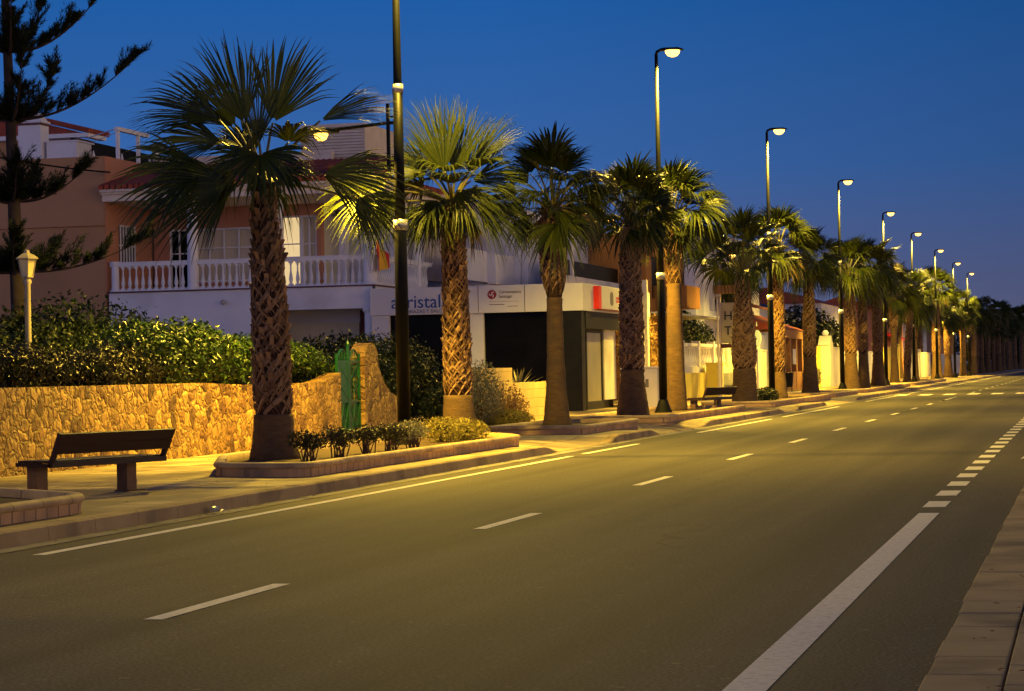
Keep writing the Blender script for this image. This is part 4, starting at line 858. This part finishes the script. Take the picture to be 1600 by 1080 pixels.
g = MB(); g.bar((-28.75, 71.8, 8.1), (-28.75, 71.8, 9.25), .04); vp(g, 'aerial_post', 'black_metal')
g = MB(); g.add([(-30.5, 67.7, 8.1), (-28.75, 72.5, 8.1), (-28.75, 72.5, 8.5), (-30.5, 67.7, 8.95)], [(0, 1, 2, 3)]); g.add([(-30.52, 67.7, 8.1), (-28.77, 72.5, 8.1), (-28.77, 72.5, 8.5), (-30.52, 67.7, 8.95)], [(0, 3, 2, 1)]); vp(g, 'privacy_net', 'net_dark')
for k in range(3): g = MB(); t = .25+.25*k; g.lathe([(0, .06), (.3, .05), (.45, .01)], (-30.5+1.75*t-.1, 67.7+4.8*t-.3, 8.15), 8); vp(g, 'ornament', 'white_paint')
g = MB(); g.lathe([(0, .03), (.05, .08), (.12, .09), (.16, .02)], (-24.9, 65.85, 3.55), 8); vp(g, 'wall_lamp', 'steel')
g = MB(); g.bar((-22.0, 68, 6.3), (-22.0, 68, 6.75), .02); 
for k in range(6): a = k*math.pi/3; g.tube([(-22, 68, 6.35), (-22+.16*math.cos(a), 68+.16*math.sin(a), 6.22), (-22+.22*math.cos(a), 68+.22*math.sin(a), 6.34)], .015, 4); g.lathe([(0, .02), (.06, .045)], (-22+.22*math.cos(a), 68+.22*math.sin(a), 6.34), 6)
vp(g, 'chandelier', 'black_metal')
KV = 1.09   # the villa stands just behind the shop's side wall
V.location = (-28.7*KV, 66*KV, 1.4*(1-KV)); V.scale = (KV, KV, KV)
# flag on the balcony
o = empty('flag', (-22.0, 71.3, 5.0), 'red and yellow flag draped over the villa balcony rail', 'flag')
def flagstrip(a, b, mt, nm):
    g = MB(); n = 7; k = 8; vs = []
    for i in range(n+1):
        for j in range(k+1):
            u = a+(b-a)*i/n; vv = j/k; vs.append((.12+.05*math.sin(u*9+vv*2)+.04*vv, .15+u*1.35+.10*vv*u, .62-.95*vv*(1-.22*u)-.42*u*(1-vv)))
    g.add(vs, [(i*(k+1)+j, i*(k+1)+j+1, (i+1)*(k+1)+j+1, (i+1)*(k+1)+j) for i in range(n) for j in range(k)]); return g.build(nm, mt, o, smooth=True, recalc=False)
flagstrip(0, .1, 'flag_red', 'red_band'); flagstrip(.1, .66, 'flag_yellow', 'yellow_band'); flagstrip(.66, 1, 'flag_red', 'red_band')
o.scale = (1.09, 1.09, 1.09)
g = MB(); g.bar((0, .1, -.3), (.15, .2, .75), .03); g.build('staff', 'white_paint', o)
# cable
g = MB(); pts = []
for i in range(17): t = i/16; pts.append((-36+5.0*t, 64+7.8*t, 9.4-1.2*t-.25*4*t*(1-t))); 
g.tube(pts, .03, 5); thing_at('overhead_cable', g, 'black_metal', 'thick black overhead cable sagging across the tan villa wall', 'cable')

# ------------------------------------------------------------------ shop
S = empty('shop', (-15.3, 71.5, 0), 'single-storey shop with pale fascia panels and black windows', 'shop')
SO = np.array([-15.3, 71.5, 0])
def sp_(mb, name, mt, parent=S, **k):
    for a in mb.v: a -= SO
    return mb.build(name, mt, parent, **k)
g = MB(); g.box(-22.1, -15.2, 71.5, 83, 3.26, 4.12); sp_(g, 'fascia', 'fascia_panel', bevel=.01)
g = MB(); 
for x in (-19.6, -18.55, -17.05): g.box(x-.008, x+.008, 71.494, 71.5, 3.27, 4.11)
sp_(g, 'panel_joint', 'dark_frame')
g = MB(); g.box(-22.08, -21.5, 71.6, 72.0, .0, 3.26); g.box(-18.85, -18.42, 71.6, 72.0, 0, 3.26); g.box(-15.32, -15.24, 77.9, 83, 0, 3.26); g.box(-22, -21.8, 72, 83, 0, 3.26); sp_(g, 'pillar', 'fascia_panel')
g = MB(); g.box(-21.5, -18.85, 71.75, 71.8, 0, 3.26); g.box(-18.42, -15.75, 71.75, 71.8, 0, 3.26); sp_(g, 'shop_window', 'dark_glass')
g = MB(); g.box(-15.9, -15.27, 71.55, 72.1, 0, 3.26); g.box(-15.8, -15.24, 72.1, 77.9, 2.72, 3.26); sp_(g, 'corner_post', 'dark_frame')
E_ = sp_(MB().box(-15.62, -15.58, 72.1, 77.9, .1, 2.72), 'entrance_glass', 'dark_glass')
g = MB(); g.box(-15.56, -15.5, 73.3, 73.45, .1, 2.72); g.box(-15.56, -15.5, 75.75, 75.95, .1, 2.72); g.box(-15.56, -15.5, 73.45, 75.75, .1, .40); g.box(-15.56, -15.5, 73.45, 75.75, 2.6, 2.72); q = sp_(g, 'door', 'dark_frame')
g = MB(); g.box(-15.55, -15.53, 73.45, 75.75, .40, 2.6); sp_(g, 'door_panel', mat('door_glass', (.26, .24, .13), (.36, .33, .19), 1.2, .3), q)
g = MB(); g.box(-15.54, -15.46, 75.95, 77.9, .42, 2.72); sp_(g, 'door_jamb', 'pale_wall')
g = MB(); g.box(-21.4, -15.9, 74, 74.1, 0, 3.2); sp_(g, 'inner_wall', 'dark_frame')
text_obj('acristalia', .60, 'lettering', 'sign_blue', S, (-21.40+15.3, -.012, 3.47), (R(90), 0, 0), .008, .97)
text_obj('TERRAZAS Y BALCONES', .16, 'small_lettering', 'sign_grey', S, (-21.05+15.3, -.012, 3.31), (R(90), 0, 0), .005, 1.0)
g = MB(); n = 24
g.prism([(-18.10+.145*math.cos(2*math.pi*k/n), 3.83+.145*math.sin(2*math.pi*k/n)) for k in range(n)], 'y', 71.485, 71.5); q = sp_(g, 'round_emblem', 'sign_maroon')
g = MB()
for a0 in (40, 160, 280):
    c = (-18.10+.045*math.cos(R(a0)), 3.83+.045*math.sin(R(a0)))
    for k in range(5):
        a, b_ = R(a0+k*35), R(a0+(k+1)*35); g.add([(c[0]+r_*math.cos(t), 71.483, c[1]+r_*math.sin(t)) for t, r_ in ((a, .03), (b_, .03), (b_, .055), (a, .055))], [(0, 1, 2, 3)])
sp_(g, 'emblem_swirl', 'fascia_panel', q, recalc=False)
text_obj('Cerramientos', .135, 'lettering', 'sign_grey', S, (-17.88+15.3, -.012, 3.86), (R(90), 0, 0), .004, .95)
text_obj('Santiago', .135, 'lettering', 'sign_grey', S, (-17.88+15.3, -.012, 3.72), (R(90), 0, 0), .004, .95)
g = MB(); g.box(-18.2, -17.25, 71.494, 71.5, 3.60, 3.608); g.box(-18.2, -17.7, 71.494, 71.5, 3.50, 3.525); g.box(-17.6, -17.28, 71.494, 71.5, 3.44, 3.46); g.box(-16.2, -15.8, 71.494, 71.5, 3.60, 3.62); sp_(g, 'small_print', 'sign_grey')
# sign box on the street face
Q_ = sp_(MB().box(-15.2, -15.05, 73.5, 80.5, 3.36, 4.06), 'street_sign_panel', 'fascia_panel')
sp_(MB().box(-15.2, -15.03, 73.15, 73.6, 3.34, 4.07), 'red_end', 'sign_red', Q_); sp_(MB().box(-15.19, -15.06, 73.6, 80.5, 3.325, 3.357), 'red_edge', 'sign_maroon', Q_)
g = MB(); g.prism([(75.35+.24*math.cos(a), 3.74+(.06 if math.sin(a) >= 0 else -.12)+.14*math.sin(a)) for a in np.linspace(0, 2*math.pi, 20, endpoint=False)], 'x', -15.05, -15.04); sp_(g, 'oval_emblem', 'sign_grey', Q_)
text_obj('centro', .42, 'red_lettering', 'sign_red', Q_, (-15.045+15.3, 76.05-71.5, 3.60), (R(90), 0, R(90)), .006, 1.25)
# blade sign
g = MB(); g.box(-14.97, -14.85, 80.6, 80.8, 0, 2.9); g.box(-15.06, -14.85, 80.6, 80.78, 2.9, 4.5); thing_at('blade_sign', g, 'pale_wall', 'tall white lit blade sign standing behind the fourth palm', 'sign')

# ------------------------------------------------------------------ neighbouring buildings
def building(name, label, base, wallm, pieces):
    o = empty(name, base, label, 'house')
    for nm, mt, mb in pieces:
        for a in mb.v: a -= np.array(base, float)
        mb.build(nm, mt, o)
    return o
w1 = MB(); facade(w1, 'x', -20.6, 86, 97, 0, 7.3, .25, [(88, 89.3, 5.0, 6.4), (91.5, 92.6, 5.0, 6.4)]); w1.box(-26, -20.6, 85.7, 85.95, 0, 7.3); w1.box(-26, -20.35, 85.7, 97, 7.3, 7.45)
building('townhouse', 'pale townhouse wall with a dark balcony rail behind the third palm', (-20.6, 86, 0), 'white_plaster', [('wall', 'white_plaster', w1), ('window', 'dark_glass', MB().box(-20.55, -20.5, 88, 92.6, 5.0, 6.4)),
    ('balcony_wall', 'white_plaster', MB().box(-19.2, -19.0, 83.5, 97, 4.0, 5.0)), ('railing', 'black_metal', MB().box(-19.15, -19.1, 86, 97, 5.0, 5.6)), ('corner_column', 'white_paint', MB().box(-19.3, -19.0, 87.6, 87.9, 5.0, 7.3)), ('slab', 'white_plaster', MB().box(-20.6, -19.0, 83.5, 97, 3.8, 3.98))])
w1 = MB(); facade(w1, 'x', -20.9, 71.8, 85.6, 4.4, 7.4, .25, [(77.2, 78.6, 5.0, 6.9), (79.8, 81.6, 5.0, 6.9)]); w1.box(-24, -20.9, 84.1, 85.6, 0, 7.4); w1.box(-24, -20.6, 84.1, 85.6, 7.4, 7.55)
st = MB(); st.box(-19.3, -19.1, 71.7, 74.9, 4.35, 5.36); st.box(-19.3, -18.82, 74.9, 82.6, 4.3, 5.28); st.box(-19.3, -19.0, 83.2, 85.6, 4.35, 5.36); st.box(-20.9, -19.1, 74.9, 85.6, 4.15, 4.34)
sh = MB(); 
for y in (77.25, 77.95, 79.85, 80.75): sh.box(-20.88, -20.8, y, y+.62, 5.0, 6.85)
building('townhouse', 'townhouse with stepped white balcony parapets and orange shutters behind the second palm', (-20.9, 71.8, 0), 'cream_stone', [('wall', 'cream_stone', w1), ('balcony', 'white_plaster', st), ('shutters', 'orange_wood', sh), ('soffit', 'dark_red_trim', MB().box(-20.9, -19.2, 71.8, 83, 4.02, 4.14))])
t_ = [o for o in col.objects if o.name.startswith('townhouse') and 'stepped' in o.get('label', '')][0]; t_.location = (-20.9*1.105, 71.8*1.105, 1.4*(1-1.105)); t_.scale = (1.105,)*3
for k, (x, y, z) in enumerate([(-19.0, 79.2, 5.29), (-19.0, 81.4, 5.29)]):
    p = empty('potted_plant', (x*1.105, y*1.105, 1.4+(z-1.4)*1.105), ['red geranium pot at the left on the white parapet of the townhouse', 'red geranium pot at the right on the white parapet of the townhouse'][k], 'pot plant', 'pots on the balcony parapet')
    MB().lathe([(0, .1), (.22, .15), (.25, .16)], n=10).build('pot', 'terracotta', p); lf = MB(); leaf_cloud(lf, [((0, 0, .42), (.25, .3, .24))], 250, .05, random.Random(k)); lf.build('foliage', 'leaf_dry', p, recalc=False)
w1 = MB(); facade(w1, 'x', -18.2, 97.3, 103.5, 0, 7.0, .25, [(98.6, 100.4, 4.4, 6.2)]); w1.box(-24, -18.2, 97.05, 97.3, 0, 7.0); w1.box(-24, -17.9, 97.0, 103.5, 7.0, 7.15)
building('orange_house', 'orange rendered house with a square orange balcony behind the fifth palm', (-18.2, 97.3, 0), '', [('wall', 'orange_plaster', w1), ('balcony', 'orange_plaster', MB().box(-18.2, -16.6, 99.5, 103, 4.0, 4.95)), ('window', 'dark_glass', MB().box(-18.1, -18.05, 98.6, 100.4, 4.4, 6.2)), ('canopy', 'steel', MB().box(-18.2, -15.9, 90, 103.5, 3.55, 3.62))])
w1 = MB(); facade(w1, 'x', -17.0, 104.6, 123, 0, 7.6, .3, [(106.3, 107.3, 4.0, 6.1), (107.9, 108.9, 4.0, 6.1), (105.6, 107.0, 1.2, 3.3), (107.6, 108.9, 1.2, 3.3), (112.5, 113.8, 4.6, 5.6), (116.5, 118, 4.6, 5.6)], (0, 1, 2, 3))
facade(w1, 'y', 104.3, -19.5, -17.0, 0, 7.6, .3, [(-18.9, -17.5, 4.2, 6.4)]); w1.box(-19.5, -16.8, 104.2, 123.1, 7.6, 7.75)
building('arcaded_house', 'white two-storey house with slender arched windows above the balustrade fence', (-17, 104.6, 0), '', [('wall', 'white_plaster', w1), ('window', 'curtain', MB().box(-17.35, -17.3, 105, 122.8, .5, 6.5)), ('loggia', 'orange_plaster', MB().box(-19.4, -17.4, 105.4, 105.6, 4.2, 6.4)), ('eave', 'white_paint', MB().box(-17.0, -15.9, 104.6, 112, 3.6, 3.72)),
    ('awning', 'terracotta', MB().prism([(-16.9, 4.75), (-15.6, 4.35), (-15.6, 4.25), (-16.9, 4.6)], 'y', 112.5, 118))])
# balustrade fence
F = empty('balustrade_fence', (-15.5, 91, 0), 'white balustrade fence on a plastered base before the arcaded house', 'fence')
MB().box(-.12, .12, 0, 15.5, 0, 1.45).build('base_wall', 'white_plaster', F); MB().box(-.1, .1, 0, 15.5, 2.28, 2.40).build('rail', 'white_paint', F)
for k in range(36):
    if k % 9 == 0: MB().box(-.16, .16, k*.43-.14, k*.43+.14, 1.45, 2.5).build('post', 'white_paint', F)
    else: add_baluster(F, 0, k*.43, 1.45, .83, 'white_paint', .085)
def push_back(o, k): o.location = (o.location.x*k, o.location.y*k, 1.4+(o.location.z-1.4)*k); o.scale = (k, k, k)
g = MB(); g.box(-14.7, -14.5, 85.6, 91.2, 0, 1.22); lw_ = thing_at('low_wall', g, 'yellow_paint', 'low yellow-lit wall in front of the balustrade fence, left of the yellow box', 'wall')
push_back(lw_, 1.117)
o = empty('meter_cabinet', (-14.28, 91.6, .1), 'pale yellow utility cabinet below the thin flagpole', 'cabinet')
MB().box(-.25, .25, -.35, .9, 0, 1.45).build('body', 'yellow_paint', o, bevel=.02); MB().box(-.28, .28, -.38, .93, 1.45, 1.5).build('lid', 'yellow_paint', o); MB().box(.25, .26, .1, .5, .85, 1.0).build('label_plate', 'sign_grey', o); push_back(o, 1.117)
push_back(F, 1.07); ah_ = [q for q in col.objects if q.name == 'arcaded_house'][0]; push_back(ah_, 1.08)
g = MB(); g.lathe([(0, .06), (4.2, .045), (4.25, .12), (4.32, .12)], (-15.0, 97.6, .14), 10); thing_at('flagpole', g, 'cream_stone', 'thin cream pole with a dark cap behind the yellow cabinet', 'pole')
o = empty('utility_cabinet', (-13.1, 71.2, .14), 'white electrical cabinet with vents behind the second lamp pole', 'cabinet')
MB().box(-.2, .25, 0, 1.6, 0, 1.28).build('body', 'pale_wall', o, bevel=.015)
g = MB(); g.box(-.24, .29, -.04, 1.64, 1.28, 1.34); g.build('lid', 'pale_wall', o)
for y in (.35, .85): MB().box(.251, .258, y, y+.26, .75, 1.02).build('vent', 'sign_grey', o)
MB().box(-.12, -.02, -.012, 0, .7, .95).build('vent', 'sign_grey', o)
# upright letter board
o = empty('letter_board', (-14.95, 101, 0), 'vertical cream board with black letters H and T left of the sixth palm', 'sign')
MB().box(-.42, .42, 0, .12, 2.45, 4.2).build('panel', 'sign_cream', o); MB().box(-.46, .46, -.04, .16, 2.25, 2.42).build('sill', 'dark_red_trim', o); MB().box(-.50, -.43, -.02, .14, 0, 4.6).build('post', 'cream_stone', o); MB().box(-.7, .7, -.3, .3, 4.6, 4.95).build('roof', 'orange_wood', o); MB().box(.43, .50, -.02, .14, 0, 4.6).build('post', 'cream_stone', o)
text_obj('H', .55, 'letter', 'letter_black', o, (-.32, -.012, 3.45), (R(90), 0, 0), .01); text_obj('T', .55, 'letter', 'letter_black', o, (-.30, -.012, 2.80), (R(90), 0, 0), .01)
# oval sign
o = empty('oval_sign', (-14.2, 103.6, .1), 'glowing oval sign on a slim white post between the sixth and seventh palms', 'sign')
MB().lathe([(0, .06), (2.1, .045)], n=10).build('post', 'white_paint', o)
g = MB(); n = 24; g.prism([(.19*math.cos(2*math.pi*k/n), 2.55+.38*math.sin(2*math.pi*k/n)) for k in range(n)], 'y', -.05, .05); g.lathe([(3.1, .03), (3.3, .01)], n=6)
g.build('oval_panel', mat('oval_lit', (.6, .65, .3), emit=(.85, .80, .16), es=.75), o)
# white shed and walls
def wall_seg(y0, y1, h, label, mt, x=-15.1, caps=()):
    g = MB(); g.box(x, x-.25, y0, y1, 0, h); g.box(x+.03, x-.28, y0, y1, h, h+.06)
    for y in caps: g.box(x+.05, x-.3, y-.25, y+.25, 0, h+.35)
    return thing_at('boundary_wall', g, mt, label, 'wall')
wall_seg(107.3, 113.5, 2.15, 'cream lit boundary wall between the oval sign and the third lamp-lit palm trunk', 'pale_wall')
wall_seg(117.2, 120.2, 2.5, 'white wall pier between the seventh palm and the orange kiosk front', 'pale_wall')
w1 = MB(); 
for y in (120.5, 122.8, 125.4, 128): w1.box(-15.1, -15.35, y, y+.5, 0, 3.2)
w1.box(-15.05, -15.4, 120.3, 129.2, 2.85, 3.3); w1.box(-15.12, -15.3, 121, 128, 0, 1.1)
building('orange_kiosk', 'small orange building front with dark openings behind the eighth palm', (-15.3, 120.5, 0), '', [('front', 'orange_wood', w1), ('window', 'dark_glass', MB().box(-15.5, -15.45, 120.5, 129, 0, 3.2)), ('notice', 'white_paint', MB().box(-15.06, -15.04, 123.5, 124.8, 1.5, 2.3)), ('roof', 'roof_tile', MB().prism([(-15.0, 3.3), (-17.5, 4.2), (-20, 3.3)], 'y', 120, 129.5))])
w1 = MB(); facade(w1, 'x', -19.2, 124, 158, 0, 4.9, .3, [(133, 134.3, 3.2, 4.2), (140, 142, 3.3, 4.3)], (0,)); facade(w1, 'y', 123.7, -26, -19.2, 0, 4.9, .3, [])
rf_ = MB(); rf_.prism([(-18.6, 4.9), (-22.5, 6.0), (-27, 4.9)], 'y', 123, 159)
building('low_white_house', 'low white house with dark eaves and an arched window behind the seventh palm', (-19.2, 124, 0), '', [('wall', 'white_plaster', w1), ('roof', 'dark_frame', rf_), ('window', 'dark_glass', MB().box(-19.5, -19.45, 132, 143, 3, 4.5))])
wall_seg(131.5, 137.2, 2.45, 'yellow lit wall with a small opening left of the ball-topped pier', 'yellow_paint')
o = empty('gate_pier', (-15.0, 139, 0), 'cream gate pier with a pointed top and a white ball finial', 'gate pier')
MB().box(-.35, .35, -.9, .9, 0, 2.6).build('shaft', 'pale_wall', o); MB().prism([(-.95, 2.6), (.95, 2.6), (0, 3.15)], 'x', -.35, .35).build('cap', 'pale_wall', o); MB().lathe([(-.19, .04), (-.14, .14), (0, .2), (.14, .14), (.19, .04)], (0, 0, 3.3), 14).build('ball', 'white_paint', o, smooth=True)
wall_seg(140.2, 157, 2.45, 'long cream boundary wall right of the ball-topped pier', 'pale_wall')
wall_seg(161, 175, 2.3, 'grey-white panelled wall behind the tenth palm', 'white_plaster')
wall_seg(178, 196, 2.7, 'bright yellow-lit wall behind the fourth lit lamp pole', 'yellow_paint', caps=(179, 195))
wall_seg(205, 235, 2.4, 'far pale wall with an ochre lower panel below the red awning', 'pale_wall', caps=(206, 220))
wall_seg(242, 300, 2.3, 'farthest pale wall glimpsed between the distant trunks', 'white_plaster')
for i, (y0, y1, x, h, mt, lb) in enumerate([(166, 190, -18.5, 5.8, 'white_plaster', 'pale two-storey house behind the eleventh palm'), (207, 228, -17.5, 6.2, 'salmon_plaster', 'pinkish house behind the tall dark palm'), (236, 262, -17.5, 6.5, 'white_plaster', 'far white house seen between distant trunks'), (275, 310, -17, 6, 'tan_plaster', 'farthest tan house behind the merged palms')]):
    w1 = MB(); n = int((y1-y0)/6); facade(w1, 'x', x, y0, y1, 0, h, .3, [(y0+2+k*6, y0+3.6+k*6, 3.6, 5) for k in range(n)]); facade(w1, 'y', y0-.3, x-7, x, 0, h, .3, [(x-5, x-3.5, 3.6, 5)])
    building('distant_house', lb, (x, y0, 0), '', [('wall', mt, w1), ('roof', 'roof_tile', MB().prism([(x+.4, h), (x-3.5, h+1.2), (x-7.4, h)], 'y', y0-.6, y1+.3)), ('window', 'dark_glass', MB().box(x-.25, x-.2, y0+1, y1-1, 3.4, 5.2))])
g = MB(); g.prism([(-17.5, 4.3), (-15.9, 3.7), (-15.9, 3.5), (-17.5, 4.1)], 'y', 209, 214); thing_at('awning', g, 'sign_red', 'small red awning on the far pinkish house', 'awning')
# litter bin
o = empty('litter_bin', (-12.6, 101.5, .14), 'dark litter bin on thin legs before the orange kiosk', 'litter bin')
MB().lathe([(.35, .16), (.4, .2), (.95, .24), (.98, .25)], n=14).build('bucket', 'black_metal', o); g = MB()
for k in range(3): a = k*2.1; g.bar((.15*math.cos(a), .15*math.sin(a), 0), (.17*math.cos(a), .17*math.sin(a), .4), .03)
g.build('stand', 'black_metal', o)
# litter on the road
o = empty('crushed_can', (-8.74, 22.75, .02), 'crushed shiny can lying against the kerb', 'litter')
rn = random.Random(4); g = MB(); g.tube([(0, -.07, .03), (.01, -.03, .035), (-.01, .01, .025), (.0, .06, .035)], [.03, .034, .022, .032], 9); g.build('can_body', 'steel', o)
g = MB(); g.add([(.03, .08, .002), (.08, .1, .03), (.07, .17, .01), (.02, .15, .025)], [(0, 1, 2, 3)]); g.build('torn_flap', 'litter_white', o)
g = MB(); g.add([(-.98, 34.5, .008), (-.86, 34.45, .03), (-.8, 34.7, .012), (-.93, 34.75, .035), (-.75, 34.95, .01)], [(0, 1, 2, 3), (2, 4, 3)]); thing_at('paper_scrap', g, 'litter_white', 'pale crumpled paper scrap near the right kerb', 'litter')
# fallen leaves on the near pavement and in the gutter
rg = random.Random(77); g = MB()
for i in range(420):
    if rg.random() < .45: x, y, z = rg.gauss(-.35, .12), rg.uniform(9, 40), .094
    elif rg.random() < .6: x, y, z = rg.gauss(-8.72, .05), rg.uniform(15, 60), .014
    else: x, y, z = rg.uniform(-13.8, -9), rg.uniform(18, 50), .15
    a = rg.uniform(0, 6.28); s_ = rg.uniform(.008, .03); c, s = math.cos(a)*s_, math.sin(a)*s_
    g.add([(x+c, y+s, z), (x-s*.5, y+c*.5, z+.006), (x-c, y-s, z+.002), (x+s*.5, y-c*.5, z+.006)], [(0, 1, 2, 3)])
tag(g.build('fallen_leaves', 'leaf_dry', recalc=False), 'scattered dry leaf litter along both kerbs', 'leaf litter', kind='stuff')


# spiky agave behind the ochre wall
o = empty('agave', (-14.9, 61.5, .1), 'spiky agave in front of the black shop window, above the ochre wall', 'plant'); rn = random.Random(9); g = MB()
for i in range(34):
    az = i*2.4; e = R(rn.uniform(15, 80)); L_ = rn.uniform(.7, 1.0); d = Vector((math.cos(az)*math.cos(e), math.sin(az)*math.cos(e), math.sin(e))); sd = Vector((-math.sin(az), math.cos(az), 0))*.035; b0 = Vector((0, 0, .75))
    p = [b0, b0+d*L_*.5, b0+d*L_-Vector((0, 0, .12*L_))]
    g.add([tuple(p[0]-sd*.6), tuple(p[0]+sd*.6), tuple(p[1]+sd), tuple(p[1]-sd), tuple(p[2])], [(0, 1, 2, 3), (3, 2, 4)])
g.build('leaves', 'leaf_grey', o, recalc=False); MB().lathe([(0, .12), (.8, .09)], n=8).build('stem', 'twig', o)
